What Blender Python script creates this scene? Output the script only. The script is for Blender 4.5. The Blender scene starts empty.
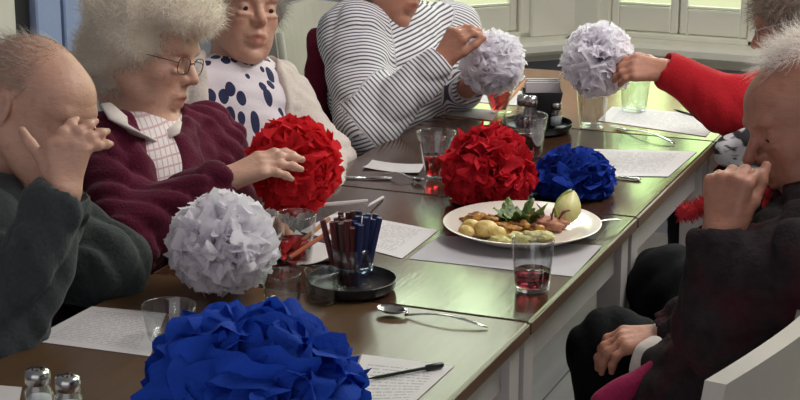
import bpy, math, random
import numpy as np
from mathutils import Vector, Matrix
random.seed(7); np.random.seed(7)
C = bpy.context.scene
COL = C.collection

# ------------------------------------------------------------------ camera frame
F = 1800.0
PITCH = math.radians(15.435); PSI = math.radians(22.225)
O = np.array([0, 0, 1.73])
CR = np.array([math.cos(PSI), math.sin(PSI), 0])
FH = np.array([-math.sin(PSI), math.cos(PSI), 0]); ZZ = np.array([0, 0, 1.0])
FW = FH*math.cos(PITCH) - ZZ*math.sin(PITCH)
UP = FH*math.sin(PITCH) + ZZ*math.cos(PITCH)
def ray(px, py): return FW + CR*(px-400)/F - UP*(py-200)/F
def W(px, py, d): return O + d*ray(px, py)                  # point seen at a pixel, d metres deep
def T(px, py, z=0.75):                                      # point on a horizontal plane
    r = ray(px, py); return O + r*((z-O[2])/r[2])
def onY(px, py, Y):
    r = ray(px, py); return O + r*(Y/r[1])
def D(a, b, c):                                             # direction right / up / away
    v = a*CR + b*UP + c*FW; return v/np.linalg.norm(v)
def dep(p): return float((np.array(p)-O) @ FW)

cam = bpy.data.cameras.new('camera'); cam.lens = F/800*36; cam.sensor_width = 36; cam.clip_start = .05
co = bpy.data.objects.new('camera', cam); COL.objects.link(co)
M = Matrix.Identity(4)
for i in range(3):
    M[i][0] = CR[i]; M[i][1] = UP[i]; M[i][2] = -FW[i]; M[i][3] = O[i]
co.matrix_world = M; C.camera = co

# ------------------------------------------------------------------ materials
def srgb(r, g, b):
    return tuple(((c/255)/12.92 if c/255 <= .04045 else ((c/255+.055)/1.055)**2.4) for c in (r, g, b)) + (1,)
class NT:
    def __init__(s, name):
        s.m = bpy.data.materials.new(name); s.m.use_nodes = True; s.t = s.m.node_tree; s.n = s.t.nodes; s.l = s.t.links
        s.b = s.n['Principled BSDF']; s.out = s.n['Material Output']
    def add(s, typ, **kw):
        x = s.n.new(typ)
        for k, v in kw.items(): setattr(x, k, v)
        return x
    def set(s, **kw):
        for k, v in kw.items():
            s.b.inputs[k.replace('_', ' ')].default_value = v
        return s
    def coord(s, kind='Object', scale=(1, 1, 1), rot=(0, 0, 0)):
        tc = s.add('ShaderNodeTexCoord'); mp = s.add('ShaderNodeMapping')
        mp.inputs['Scale'].default_value = scale; mp.inputs['Rotation'].default_value = rot
        s.l.new(tc.outputs[kind], mp.inputs[0]); return mp.outputs[0]
    def noise(s, vec, scale, detail=4, rough=.5):
        n = s.add('ShaderNodeTexNoise'); n.inputs['Scale'].default_value = scale; n.inputs['Detail'].default_value = detail
        n.inputs['Roughness'].default_value = rough; s.l.new(vec, n.inputs['Vector']); return n.outputs['Fac']
    def ramp(s, fac, stops):
        r = s.add('ShaderNodeValToRGB'); e = r.color_ramp.elements
        while len(e) < len(stops): e.new(.5)
        for x, (p, c) in zip(e, stops): x.position = p; x.color = c
        s.l.new(fac, r.inputs[0]); return r.outputs[0]
    def mixc(s, fac, a, b):
        x = s.add('ShaderNodeMix', data_type='RGBA')
        for v, k in ((fac, 0), (a, 6), (b, 7)):
            if hasattr(v, 'links'): s.l.new(v, x.inputs[k])
            else: x.inputs[k].default_value = v
        return x.outputs[2]
    def math(s, op, a, b=0.0):
        x = s.add('ShaderNodeMath', operation=op)
        for v, k in ((a, 0), (b, 1)):
            if hasattr(v, 'links'): s.l.new(v, x.inputs[k])
            else: x.inputs[k].default_value = v
        return x.outputs[0]
    def bump(s, h, dist, strength=1.0):
        b = s.add('ShaderNodeBump'); b.inputs['Distance'].default_value = dist; b.inputs['Strength'].default_value = strength
        s.l.new(h, b.inputs['Height']); s.l.new(b.outputs[0], s.b.inputs['Normal'])
    def col(s, c): s.l.new(c, s.b.inputs['Base Color'])

def plain(name, c, rough=.6, metal=0, var=.12, vs=12, bump=0, bs=60, coat=0):
    t = NT(name); v = t.coord()
    n = t.noise(v, vs)
    a = tuple(max(0, x*(1-var)) for x in c[:3])+(1,); b = tuple(min(1, x*(1+var)) for x in c[:3])+(1,)
    t.col(t.mixc(n, a, b)); t.set(Roughness=rough, Metallic=metal)
    if coat: t.b.inputs['Coat Weight'].default_value = coat
    if bump: t.bump(t.noise(v, bs, 3), bump)
    return t.m
def fabric(name, c, scale=220, var=.25, bump=.0012, rough=.9, c2=None, sheen=.05):
    t = NT(name); v = t.coord()
    n = t.noise(v, 9, 5, .6); f = t.noise(v, scale, 2)
    a = tuple(x*(1-var) for x in c[:3])+(1,); b = c2 or tuple(min(1, x*(1+var)) for x in c[:3])+(1,)
    t.col(t.mixc(t.math('ADD', t.math('MULTIPLY', n, .6), t.math('MULTIPLY', f, .4)), a, b))
    t.set(Roughness=rough, Sheen_Weight=sheen); t.b.inputs['Specular IOR Level'].default_value = .15
    t.bump(f, bump); return t.m
def wood(name, c1, c2, rough=.3, scale=9, stretch=(1, .12, 1), coat=0, bump=.0004):
    t = NT(name); v = t.coord(scale=stretch)
    n = t.noise(v, scale*6, 6, .65); n2 = t.noise(t.coord(), 3.0, 3)
    t.col(t.mixc(t.math('ADD', t.math('MULTIPLY', n, .7), t.math('MULTIPLY', n2, .3)), c1, c2))
    r = t.math('ADD', t.math('MULTIPLY', n2, .10), rough-.05); t.l.new(r, t.b.inputs['Roughness'])
    t.b.inputs['Coat Weight'].default_value = coat; t.b.inputs['Specular IOR Level'].default_value = 1.0; t.bump(n, bump); return t.m
def skin(name, c, red=.5):
    t = NT(name); v = t.coord()
    at = t.add('ShaderNodeAttribute', attribute_name='tint')
    n = t.noise(v, 26, 5, .65); n2 = t.noise(v, 110, 3)
    a = tuple(x*.74 for x in c[:3])+(1,); b = (min(1, c[0]*1.12), c[1]*1.08, c[2]*1.05, 1)
    base = t.mixc(n, a, b)
    blot = t.ramp(t.noise(v, 48, 2), [(.56, (0, 0, 0, 1)), (.7, (1, 1, 1, 1))])
    base = t.mixc(t.math('MULTIPLY', blot, .28), base, (c[0]*.62, c[1]*.42, c[2]*.36, 1))
    t.col(t.mixc(at.outputs['Fac'], base, (c[0]*.62, c[1]*.33, c[2]*.30, 1)))
    t.set(Roughness=.5, Subsurface_Weight=.12, Subsurface_Scale=.006, Subsurface_Radius=(1, .35, .2))
    w = t.noise(t.coord(scale=(1, 1, 2.6)), 46, 4, .6)
    t.bump(t.math('ADD', w, t.math('MULTIPLY', n2, .3)), .0030, .6); return t.m
def tissue(name, c, tr=.35, var=.12):
    t = NT(name); v = t.coord()
    n = t.noise(v, 30, 4)
    a = tuple(x*(1-var) for x in c[:3])+(1,); b = tuple(min(1, x*(1+var)) for x in c[:3])+(1,)
    cc = t.mixc(n, a, b); t.col(cc); t.set(Roughness=.85)
    t.b.inputs['Specular IOR Level'].default_value = .2
    t.bump(t.noise(v, 160, 3), .002)
    tl = t.add('ShaderNodeBsdfTranslucent'); mx = t.add('ShaderNodeMixShader'); mx.inputs[0].default_value = tr
    t.l.new(cc, tl.inputs[0]); t.l.new(t.b.outputs[0], mx.inputs[1]); t.l.new(tl.outputs[0], mx.inputs[2])
    t.l.new(mx.outputs[0], t.out.inputs[0]); return t.m
def glassm(name, c=(1, 1, 1, 1), rough=0.0, ior=1.45):
    t = NT(name); t.set(Base_Color=c, Roughness=rough, IOR=ior, Transmission_Weight=1.0)
    n = t.noise(t.coord(), 8); t.bump(n, .0004); return t.m
def pane_mat():
    t = NT('window_glass'); tr = t.add('ShaderNodeBsdfTransparent'); gl = t.add('ShaderNodeBsdfGlossy')
    gl.inputs['Roughness'].default_value = .02; fr = t.add('ShaderNodeFresnel'); fr.inputs[0].default_value = 1.35
    mx = t.add('ShaderNodeMixShader'); t.l.new(fr.outputs[0], mx.inputs[0]); t.l.new(tr.outputs[0], mx.inputs[1]); t.l.new(gl.outputs[0], mx.inputs[2])
    t.l.new(mx.outputs[0], t.out.inputs[0]); return t.m
def thin_glass(name, c=(.95, .97, .97, 1), ior=1.7, rough=.01):
    t = NT(name); tr = t.add('ShaderNodeBsdfTransparent'); gl = t.add('ShaderNodeBsdfGlossy'); tr.inputs[0].default_value = c
    gl.inputs['Roughness'].default_value = rough; lw = t.add('ShaderNodeLayerWeight'); lw.inputs[0].default_value = .5
    fac = t.math('ADD', t.math('MULTIPLY', t.math('POWER', lw.outputs['Facing'], 3.0), .95*(ior-1)), .07*(ior-1)*2)
    mx = t.add('ShaderNodeMixShader'); t.l.new(fac, mx.inputs[0]); t.l.new(tr.outputs[0], mx.inputs[1]); t.l.new(gl.outputs[0], mx.inputs[2])
    t.l.new(mx.outputs[0], t.out.inputs[0]); return t.m
def paper_mat(name='printed_paper', lines=True, c=srgb(214, 210, 210), u='u'):
    t = NT(name); v = t.coord('UV')
    base = t.mixc(t.noise(v, 3), tuple(x*.95 for x in c[:3])+(1,), c)
    if lines:                                               # rows of small print, word by word
        sp = t.add('ShaderNodeSeparateXYZ'); t.l.new(v, sp.inputs[0])
        row = t.math('FRACT', t.math('MULTIPLY', sp.outputs[1], 26.0))
        r = t.math('LESS_THAN', row, .34)
        rid = t.math('FLOOR', t.math('MULTIPLY', sp.outputs[1], 26.0))
        cb = t.add('ShaderNodeCombineXYZ'); t.l.new(t.math('MULTIPLY', sp.outputs[0], 34.0), cb.inputs[0]); t.l.new(t.math('MULTIPLY', rid, 7.3), cb.inputs[1])
        wn = t.noise(cb.outputs[0], 1.0, 1)
        wgt = t.math('GREATER_THAN', wn, .45)
        inx = t.math('MULTIPLY', t.math('GREATER_THAN', sp.outputs[0], .1), t.math('LESS_THAN', sp.outputs[0], .88))
        iny = t.math('MULTIPLY', t.math('GREATER_THAN', sp.outputs[1], .12), t.math('LESS_THAN', sp.outputs[1], .9))
        f = t.math('MULTIPLY', t.math('MULTIPLY', r, wgt), t.math('MULTIPLY', t.math('MULTIPLY', inx, iny), .42))
        base = t.mixc(f, base, srgb(70, 68, 72))
    t.col(base); t.set(Roughness=.7); return t.m
def garment(name, style, **k):
    t = NT(name); v = t.coord()
    at = t.add('ShaderNodeAttribute', attribute_name='u'); u = at.outputs['Fac']
    if style == 'stripe':
        wob = t.math('MULTIPLY', t.noise(v, 14, 2), .004)
        s = t.math('FRACT', t.math('MULTIPLY', t.math('ADD', u, wob), 1/.0098))
        f = t.ramp(s, [(.26, (0, 0, 0, 1)), (.42, (1, 1, 1, 1)), (.9, (1, 1, 1, 1)), (1.0, (0, 0, 0, 1))])
        t.col(t.mixc(f, srgb(72, 74, 86), srgb(228, 225, 228)))
    elif style == 'leaf':
        tc = t.coord(scale=(1, 1, 1))
        vo = t.add('ShaderNodeTexVoronoi', feature='F1', distance='EUCLIDEAN'); vo.inputs['Scale'].default_value = 20
        mp = t.coord(scale=(1.7, 1.7, .62), rot=(.7, .5, .3)); t.l.new(mp, vo.inputs['Vector']); vo.inputs['Randomness'].default_value = .8
        f = t.math('LESS_THAN', vo.outputs['Distance'], .40)
        t.col(t.mixc(f, srgb(226, 216, 222), srgb(38, 40, 78)))
    elif style == 'check':
        sp = t.add('ShaderNodeSeparateXYZ'); t.l.new(v, sp.inputs[0])
        fs = []
        for a, sc in ((t.math('ADD', sp.outputs[0], sp.outputs[1]), 58), (sp.outputs[2], 60)):
            fs.append(t.math('LESS_THAN', t.math('FRACT', t.math('MULTIPLY', a, sc)), .2))
        f = t.math('MAXIMUM', fs[0], fs[1])
        t.col(t.mixc(t.math('MULTIPLY', f, .5), srgb(232, 222, 222), srgb(170, 84, 104)))
    t.set(Roughness=.9, Sheen_Weight=.1); t.bump(t.noise(v, 260, 2), .001); return t.m

MT = dict(
 top=wood('dark_varnished_wood', srgb(40, 26, 19), srgb(84, 56, 38), .15),
 top_worn=wood('worn_varnished_wood', srgb(50, 33, 22), srgb(112, 84, 52), .33),
 top_warm=wood('warm_varnished_wood', srgb(96, 62, 34), srgb(160, 108, 62), .2),
 edge=wood('brown_table_edge', srgb(58, 38, 26), srgb(110, 80, 56), .45),
 white_paint=plain('white_painted_wood', srgb(186, 180, 178), .45, bump=.0004),
 chair_paint=plain('cream_painted_wood', srgb(196, 192, 180), .4, bump=.0004),
 frame=plain('cream_window_paint', srgb(228, 226, 212), .45, var=.04),
 wall=plain('grey_wall_paint', srgb(138, 140, 150), .85, var=.05, bump=.0006),
 wallblue=plain('blue_grey_paint', srgb(150, 168, 204), .7, var=.07, bump=.0006),
 ceil=plain('white_ceiling_paint', srgb(225, 224, 218), .9, var=.03),
 metal=plain('polished_steel', srgb(200, 200, 200), .22, metal=1, var=.05),
 black=plain('black_plastic', srgb(24, 24, 27), .35, var=.1),
 rubber=plain('black_rubber', srgb(22, 22, 26), .55, var=.1),
 plate=plain('cream_glazed_ceramic', srgb(226, 216, 204), .22, var=.03, coat=.3),
 glass=thin_glass('clear_glass'), red_drink=glassm('red_squash', (.62, .03, .04, 1), .0, 1.33),
 dark_drink=glassm('dark_red_squash', (.28, .03, .05, 1), .0, 1.33),
 paper=paper_mat(), blank=paper_mat('plain_paper', False, srgb(206, 200, 200)), mat_paper=paper_mat('grey_paper_mat', False, srgb(176, 172, 176)),
)

# ------------------------------------------------------------------ object helpers
def tag(o, label=None, cat=None, group=None, kind=None):
    for k, v in (('label', label), ('category', cat), ('group', group), ('kind', kind)):
        if v: o[k] = v
    return o
def link_mesh(name, vs, fs, mat, parent=None, smooth=False, uv=None, origin=None):
    me = bpy.data.meshes.new(name)
    vs = np.asarray(vs, dtype=np.float64)
    if origin is None and parent is None: origin = np.array([vs[:, 0].mean(), vs[:, 1].mean(), vs[:, 2].min()])
    if parent is not None and origin is None: origin = np.array(parent.location) if 'absloc' not in parent else np.array(parent['absloc'])
    vs = vs - origin
    me.from_pydata([tuple(v) for v in vs], [], [list(map(int, f)) for f in fs]); me.validate(); me.update()
    if uv is not None:
        l = me.uv_layers.new(name='UVMap')
        for lp in me.loops: l.data[lp.index].uv = uv[lp.vertex_index]
    me.materials.append(mat)
    if smooth: me.polygons.foreach_set('use_smooth', [True]*len(me.polygons))
    o = bpy.data.objects.new(name, me); COL.objects.link(o)
    if parent is None: o.location = origin
    else:
        o.parent = parent
        pl = PL[parent.name]; o.location = tuple(np.array(origin)-pl)
    PL[o.name] = np.array(origin, float)
    return o
PL = {}
def empty(name, loc, label=None, cat=None, group=None, kind=None):
    o = bpy.data.objects.new(name, None); COL.objects.link(o); o.location = tuple(loc); PL[o.name] = np.array(loc, float)
    o.empty_display_size = .05
    return tag(o, label, cat, group, kind)
def nrm(v): v = np.array(v, float); return v/(np.linalg.norm(v)+1e-12)
def frame_of(d, hint=(0, 0, 1)):
    d = nrm(d); h = np.array(hint, float)
    if abs(d @ nrm(h)) > .95: h = np.array([1., 0, 0])
    a = nrm(np.cross(h, d)); b = np.cross(d, a); return a, b, d
class MB:
    def __init__(s): s.v = []; s.f = []; s.uv = []
    def raw(s, vs, fs):
        n = len(s.v); s.v += [tuple(map(float, v)) for v in vs]; s.f += [tuple(i+n for i in f) for f in fs]; return s
    def box(s, c, size, rz=0, bevel=0, R=None):
        c = np.array(c, float); h = np.array(size, float)/2
        b = min(bevel, *(h*.98)) if bevel else 0
        if R is None: R = np.array([[math.cos(rz), -math.sin(rz), 0], [math.sin(rz), math.cos(rz), 0], [0, 0, 1]])
        if not b:
            vs = [c+R @ (h*np.array([x, y, z])) for z in (-1, 1) for x, y in ((-1, -1), (1, -1), (1, 1), (-1, 1))]
            return s.raw(vs, [(3, 2, 1, 0), (4, 5, 6, 7), (0, 1, 5, 4), (1, 2, 6, 5), (2, 3, 7, 6), (3, 0, 4, 7)])
        vs = []; idx = {}
        for sx in (-1, 1):
            for sy in (-1, 1):
                for sz in (-1, 1):
                    for a in range(3):
                        q = h-b; q[a] = h[a]; idx[(sx, sy, sz, a)] = len(vs); vs.append(c+R @ (q*np.array([sx, sy, sz])))
        fs = []
        for a in range(3):
            p, q = (a+1) % 3, (a+2) % 3
            for sg in (-1, 1):
                ring = []
                for u, w in ((-1, -1), (1, -1), (1, 1), (-1, 1)):
                    k = [0, 0, 0]; k[a] = sg; k[p] = u; k[q] = w; ring.append(idx[(*k, a)])
                fs.append(tuple(ring if sg > 0 else ring[::-1]))
            for u in (-1, 1):
                for w in (-1, 1):
                    k1 = [0, 0, 0]; k1[p] = u; k1[q] = w; k2 = list(k1); k1[a] = -1; k2[a] = 1
                    fs.append((idx[(*k1, p)], idx[(*k2, p)], idx[(*k2, q)], idx[(*k1, q)]))
        for sx in (-1, 1):
            for sy in (-1, 1):
                for sz in (-1, 1): fs.append(tuple(idx[(sx, sy, sz, a)] for a in range(3)))
        return s.raw(vs, fs)
    def lathe(s, prof, c=(0, 0, 0), n=32, axis=(0, 0, 1), close=False):
        a, b, d = frame_of(axis); c = np.array(c, float); vs = []; fs = []; m = len(prof)
        for i in range(n):
            t = 2*math.pi*i/n; e = a*math.cos(t)+b*math.sin(t)
            for r, z in prof: vs.append(c+e*r+d*z)
        for i in range(n):
            j = (i+1) % n
            for k in range(m-1 if not close else m):
                l = (k+1) % m; fs.append((i*m+k, j*m+k, j*m+l, i*m+l))
        return s.raw(vs, fs)
    def tube(s, pts, r, n=8, flat=1.0, hint=(0, 0, 1), caps=True):
        pts = [np.array(p, float) for p in pts]; k = len(pts); rs = r if hasattr(r, '__len__') else [r]*k
        fl = flat if hasattr(flat, '__len__') else [flat]*k
        vs = []; fs = []
        for i, p in enumerate(pts):
            d = pts[min(i+1, k-1)]-pts[max(i-1, 0)]; a, b, d = frame_of(d, hint)
            for j in range(n):
                t = 2*math.pi*j/n; vs.append(p+a*rs[i]*math.cos(t)+b*rs[i]*fl[i]*math.sin(t))
        for i in range(k-1):
            for j in range(n):
                q = (j+1) % n; fs.append((i*n+j, i*n+q, (i+1)*n+q, (i+1)*n+j))
        if caps: fs.append(tuple(range(n))[::-1]); fs.append(tuple((k-1)*n+j for j in range(n)))
        return s.raw(vs, fs)
    def prism(s, poly, z0, z1):
        n = len(poly); vs = [(x, y, z0) for x, y in poly]+[(x, y, z1) for x, y in poly]
        return s.raw(vs, [tuple(range(n))[::-1], tuple(range(n, 2*n))]+[(i, (i+1) % n, n+(i+1) % n, n+i) for i in range(n)])
    def build(s, name, mat, parent=None, smooth=False, origin=None, uv=None):
        return link_mesh(name, s.v, s.f, mat, parent, smooth, uv, origin)
def autosmooth(o, ang=40):
    me = o.data; me.polygons.foreach_set('use_smooth', [True]*len(me.polygons))
    try: me.set_sharp_from_angle(angle=math.radians(ang))
    except Exception: pass
    return o

#@@ROOM
# ------------------------------------------------------------------ the room
WY = 5.75; SILL = .66
def struct(name, mb, mat, parent=None): return tag(mb.build(name, mat, parent), kind='structure' if parent is None else None)
XL = -2.75
m = NT('pale_floorboards'); v = m.coord()
sp = m.add('ShaderNodeSeparateXYZ'); m.l.new(v, sp.inputs[0])
gap = m.math('LESS_THAN', m.math('FRACT', m.math('MULTIPLY', sp.outputs[0], 1/.14)), .04)
bd = m.noise(m.coord(scale=(8, .7, 1)), 3, 4)
m.col(m.mixc(gap, m.mixc(bd, srgb(128, 124, 116), srgb(180, 176, 166)), srgb(50, 46, 42))); m.set(Roughness=.5)
FLOORM = m.m
struct('floor', MB().box((-.6, 2.2, -.02), (4.8, 8.0, .04)), FLOORM)
# back wall with openings: window units (x0, x1) with glass from gz0 to 2.45
def wall_with_windows(name, P0, dirv, L, wins, zt=2.85, th=.16, sill=SILL, head=2.5):
    # P0: inner-face start, dirv along the wall, wins: list of (a,b) along
    dirv = nrm(dirv); nv = np.cross(dirv, ZZ)                # points into the room or out
    if (np.array([-1., 2.5, 0])-np.array([*P0[:2], 0])) @ nv > 0: nv = -nv
    mb = MB(); rz = math.atan2(dirv[1], dirv[0])
    def seg(a, b, z0, z1):
        if b-a < 1e-3 or z1-z0 < 1e-3: return
        c = np.array([*P0[:2], 0])+dirv*(a+b)/2+nv*th/2; mb.box((c[0], c[1], (z0+z1)/2), (b-a, th, z1-z0), rz)
    seg(0, L, 0, sill); seg(0, L, head, zt); cur = 0
    for a, b in wins: seg(cur, a, sill, head); cur = b
    seg(cur, L, sill, head)
    w = struct(name, mb, MT['wall']); return dirv, nv, rz
def window_unit(idx, P0, dirv, nv, rz, a, b, leaves=2, zr=.765, sill=SILL, head=2.5, post=.045):
    P0 = np.array([*P0[:2], 0.]); root = empty('window_%d' % idx, P0+dirv*(a+b)/2+ZZ*sill, kind='structure')
    fr = MB(); sh = MB(); gl = MB(); sl = MB()
    def bx(mb, s0, s1, z0, z1, off, t, bev=.004):
        c = P0+dirv*(s0+s1)/2+nv*off; mb.box((c[0], c[1], (z0+z1)/2), (s1-s0, t, z1-z0), rz, bev)
    bx(fr, a, a+post, sill, head, .03, .08); bx(fr, b-post, b, sill, head, .03, .08); bx(fr, a, b, head-.05, head, .03, .08); bx(fr, a, b, sill, sill+.02, .03, .08)
    bx(fr, (a+b)/2-.009, (a+b)/2+.009, sill, head, .045, .04)
    w = (b-a-2*post)/leaves
    for i in range(leaves):
        s0 = a+post+i*w+.003; s1 = a+post+(i+1)*w-.003; st = .025
        sh = MB()
        bx(sh, s0, s0+st, sill+.022, head-.052, .02, .03); bx(sh, s1-st, s1, sill+.022, head-.052, .02, .03)
        bx(sh, s0+st, s1-st, sill+.022, zr, .02, .03); bx(sh, s0+st, s1-st, head-.12, head-.052, .02, .03); bx(sh, s0+st, s1-st, 1.60, 1.65, .02, .03)
        bx(sh, s0+st, s1-st, zr+.002, zr+.012, .012, .02)
        so = sh.build('shutter', MT['frame'], root)
        sl = MB()
        for k in range(7):
            z = zr+.05+k*.11; bx(sl, s0+st, s1-st, z, z+.006, .02, .035, .002)
        sl.build('louvre', MT['frame'], so)
    fr.build('window_frame', MT['frame'], root)
    bx(gl, a+post, b-post, sill+.02, head-.05, .075, .005, 0)
    gl.build('pane', PANE, root)
PANE = pane_mat()
XC = -1.72                                                  # inner corner of the bay
d1, n1, r1 = wall_with_windows('wall_back', (XC, WY), (1, 0, 0), 3.6, [(.08, .63), (.67, 1.30), (1.4, 2.1), (2.2, 2.9)])
window_unit(1, (XC, WY), d1, n1, r1, .08, .63); window_unit(2, (XC, WY), d1, n1, r1, .67, 1.30); window_unit(3, (XC, WY), d1, n1, r1, 1.4, 2.1)
window_unit(4, (XC, WY), d1, n1, r1, 2.2, 2.9)
DB = np.array([-.725, -.688, 0]); LB = .86
d2, n2, r2 = wall_with_windows('wall_bay', (XC, WY), DB, LB, [(.16, .76)])
window_unit(5, (XC, WY), d2, n2, r2, .16, .76)
# sills
sb = MB(); sb.box((XC+1.8, WY-.05, SILL-.02), (3.62, .14, .045), 0, .012); sb.box((XC+1.8, WY-.012, SILL-.06), (3.6, .03, .04), 0, .006)
struct('trim_1', sb, MT['frame'])
cb = np.array([XC, WY, 0])+nrm(DB)*LB/2 - n2*.05; sb = MB(); sb.box((cb[0], cb[1], SILL-.02), (LB, .14, .045), r2, .012)
cb2 = np.array([XC, WY, 0])+nrm(DB)*LB/2 - n2*.012; sb.box((cb2[0], cb2[1], SILL-.06), (LB, .03, .04), r2, .006)
struct('trim_2', sb, MT['frame'])
sb = MB(); sb.box((XC+.045, WY-.012, 1.58), (.10, .03, 1.84), 0, .006); q_ = np.array([XC, WY, 0])+nrm(DB)*.085-n2*.012; sb.box((q_[0], q_[1], 1.58), (.17, .03, 1.84), r2, .006)
sb.box((XC+.65, WY-.012, 1.58), (.05, .03, 1.84), 0, .006); struct('trim_3', sb, MT['frame'])
PE = np.array([XC, WY, 0])+nrm(DB)*LB                        # where the bay meets the left wall
struct('wall_left', MB().box((PE[0]-.08, (PE[1]-.3)/2, 1.425), (.16, PE[1]+.3, 2.85)), MT['wall'])
struct('wall_right', MB().box((1.87, 2.2, 1.425), (.14, 8, 2.85)), MT['wall'])
struct('ceiling', MB().box((-.6, 2.6, 2.88), (5.0, 7.2, .06)), MT['ceil'])
XLW = PE[0]
sb = MB(); sb.box((XLW+.01, PE[1]/2, .07), (.02, PE[1]-.1, .14), 0, .004); struct('baseboard_left', sb, MT['frame'])

# pale blue boarded cupboard doors on the left wall (boards with dark gaps)
def YatX(px, py, X): r = ray(px, py); return (O+r*(X/r[0]))
def boards(name, spans, mat, th=.03, z1=2.1, gapm=None):
    mb = MB(); ys = []
    for a, b in spans:
        ya, yb = YatX(a, 20, XLW)[1], YatX(b, 20, XLW)[1]; ys += [ya, yb]
        mb.box((XLW+th/2, (ya+yb)/2, z1/2+.02), (th, abs(yb-ya), z1), 0, .004)
    return tag(mb.build(name, mat), kind='structure'), ys
boards('door_1', [(26.5, 51), (54.5, 77)], MT['wallblue'])
boards('trim_4', [(-30, 9)], MT['frame'], .02)
boards('gap_shade_strip', [(9.5, 26)], plain('painted_gap_shade', srgb(24, 22, 26), .7), .012)  # flat dark strip, paints the shade of the gap beside the boards
boards('door_3', [(296, 322)], plain('pale_textured_panel', srgb(156, 164, 186), .7, bump=.002, bs=90), .02)
#@@WORLD
# ------------------------------------------------------------------ light
w = bpy.data.worlds.new('daylight'); C.world = w; w.use_nodes = True; nt = w.node_tree; bg = nt.nodes['Background']
tc = nt.nodes.new('ShaderNodeTexCoord'); sp = nt.nodes.new('ShaderNodeSeparateXYZ'); nt.links.new(tc.outputs['Generated'], sp.inputs[0])
mr = nt.nodes.new('ShaderNodeMapRange'); mr.inputs[1].default_value = -.1; mr.inputs[2].default_value = .35; nt.links.new(sp.outputs[1], mr.inputs[0])
mz = nt.nodes.new('ShaderNodeMapRange'); mz.inputs[1].default_value = .30; mz.inputs[2].default_value = .55; nt.links.new(sp.outputs[2], mz.inputs[0])
m0 = nt.nodes.new('ShaderNodeMix'); m0.data_type = 'RGBA'; m0.inputs[6].default_value = (.82, .86, .52, 1); m0.inputs[7].default_value = (2.9, 4.25, 1.75, 1)
ml = nt.nodes.new('ShaderNodeMapRange'); ml.inputs[1].default_value = .0; ml.inputs[2].default_value = .14; nt.links.new(sp.outputs[2], ml.inputs[0]); nt.links.new(ml.outputs[0], m0.inputs[0])
m1 = nt.nodes.new('ShaderNodeMix'); m1.data_type = 'RGBA'; nt.links.new(m0.outputs[2], m1.inputs[6]); m1.inputs[7].default_value = (9, 9.4, 9.6, 1)
nt.links.new(mz.outputs[0], m1.inputs[0])
m2 = nt.nodes.new('ShaderNodeMix'); m2.data_type = 'RGBA'; m2.inputs[6].default_value = (.90, .87, .94, 1); nt.links.new(m1.outputs[2], m2.inputs[7]); nt.links.new(mr.outputs[0], m2.inputs[0])
nt.links.new(m2.outputs[2], bg.inputs[0]); bg.inputs[1].default_value = 1.0
def area(name, loc, target, sx, sy, power, color):
    l = bpy.data.lights.new(name, 'AREA'); l.shape = 'RECTANGLE'; l.size = sx; l.size_y = sy; l.energy = power; l.color = color
    o = bpy.data.objects.new(name, l); COL.objects.link(o); o.location = loc
    o.rotation_euler = (Vector(target)-Vector(loc)).to_track_quat('-Z', 'Y').to_euler(); return o
area("daylight_back", (-.3, WY+.35, 2.35), (-.7, 2.5, .5), 2.6, .5, 45, (.97, 1, .97))
cw = np.array([XC, WY, 0])+nrm(DB)*.45 + n2*.35
area("daylight_bay", (cw[0], cw[1], 2.35), (-1.2, 3, .5), 1.0, .5, 15, (.97, 1, .97))
area('overhead_fill', (-.3, 3.6, 2.8), (-.8, 3.4, 0), 1.6, 1.6, 75, (1, .96, .93))  # added soft fill under the ceiling, brightens the window end; not a fitting
C.view_settings.view_transform = 'Standard'; C.view_settings.look = 'None'; C.view_settings.exposure = 0.0; C.view_settings.gamma = 1
#@@TABLES
# ------------------------------------------------------------------ tables in a row
TX0, TX1 = -1.565, -.862; ZT = .75
def cafe_table(y0, y1, topm, label, x0=TX0, x1=TX1):
    y0 += .002; y1 -= .002; cx, cy = (x0+x1)/2, (y0+y1)/2
    root = empty('cafe_table', (cx, cy, 0), label, 'table', 'small tables pushed together in a row')
    t = MB().box((cx, cy, ZT-.0125), (x1-x0, y1-y0, .025), 0, .003).build('tabletop', topm, root)
    for sx in (0, 1):
        MB().box((x0-.001 if not sx else x1+.001, cy, ZT-.013), (.006, y1-y0-.004, .022), 0, .001).build('edge_band', MT['edge'], t)
    a = MB(); s = .035
    for x in (x0+s, x1-s): a.box((x, cy, ZT-.065), (.02, y1-y0-.1, .08), 0, .003)
    for y in (y0+s, y1-s): a.box((cx, y, ZT-.065), (x1-x0-.1, .02, .08), 0, .003)
    a.build('apron', MT['white_paint'], root)
    for x in (x0+s, x1-s):
        for y in (y0+s, y1-s):
            MB().raw(*taper_leg(x, y, .048, .034, ZT-.026)).build('leg', MT['white_paint'], root)
def taper_leg(x, y, w0, w1, h):
    vs = [(x+sx*w/2, y+sy*w/2, z) for z, w in ((0, w1), (h-.12, w0), (h, w0)) for sx, sy in ((-1, -1), (1, -1), (1, 1), (-1, 1))]
    fs = [(3, 2, 1, 0), (8, 9, 10, 11)]+[(k*4+i, k*4+(i+1) % 4, k*4+4+(i+1) % 4, k*4+4+i) for k in (0, 1) for i in range(4)]
    return vs, fs
YS = [1.30, 1.985, 2.668, 3.345, 4.035, 4.70]
cafe_table(1.985, 2.668, MT['top_worn'], 'small wooden table under the big blue paper pom-pom and the spoon')
cafe_table(2.668, 3.345, MT['top'], 'small dark wooden table carrying the dinner plate and the black tray of straws')
cafe_table(3.345, 4.035, MT['top'], 'small wooden table under the fork and the round tray of shakers')
cafe_table(4.035, 4.70, MT['top_warm'], 'warm brown wooden table at the window end of the row')
cafe_table(1.30, 1.985, MT['top_worn'], 'wooden table edge under the two salt shakers, below the big blue pom-pom')
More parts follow.
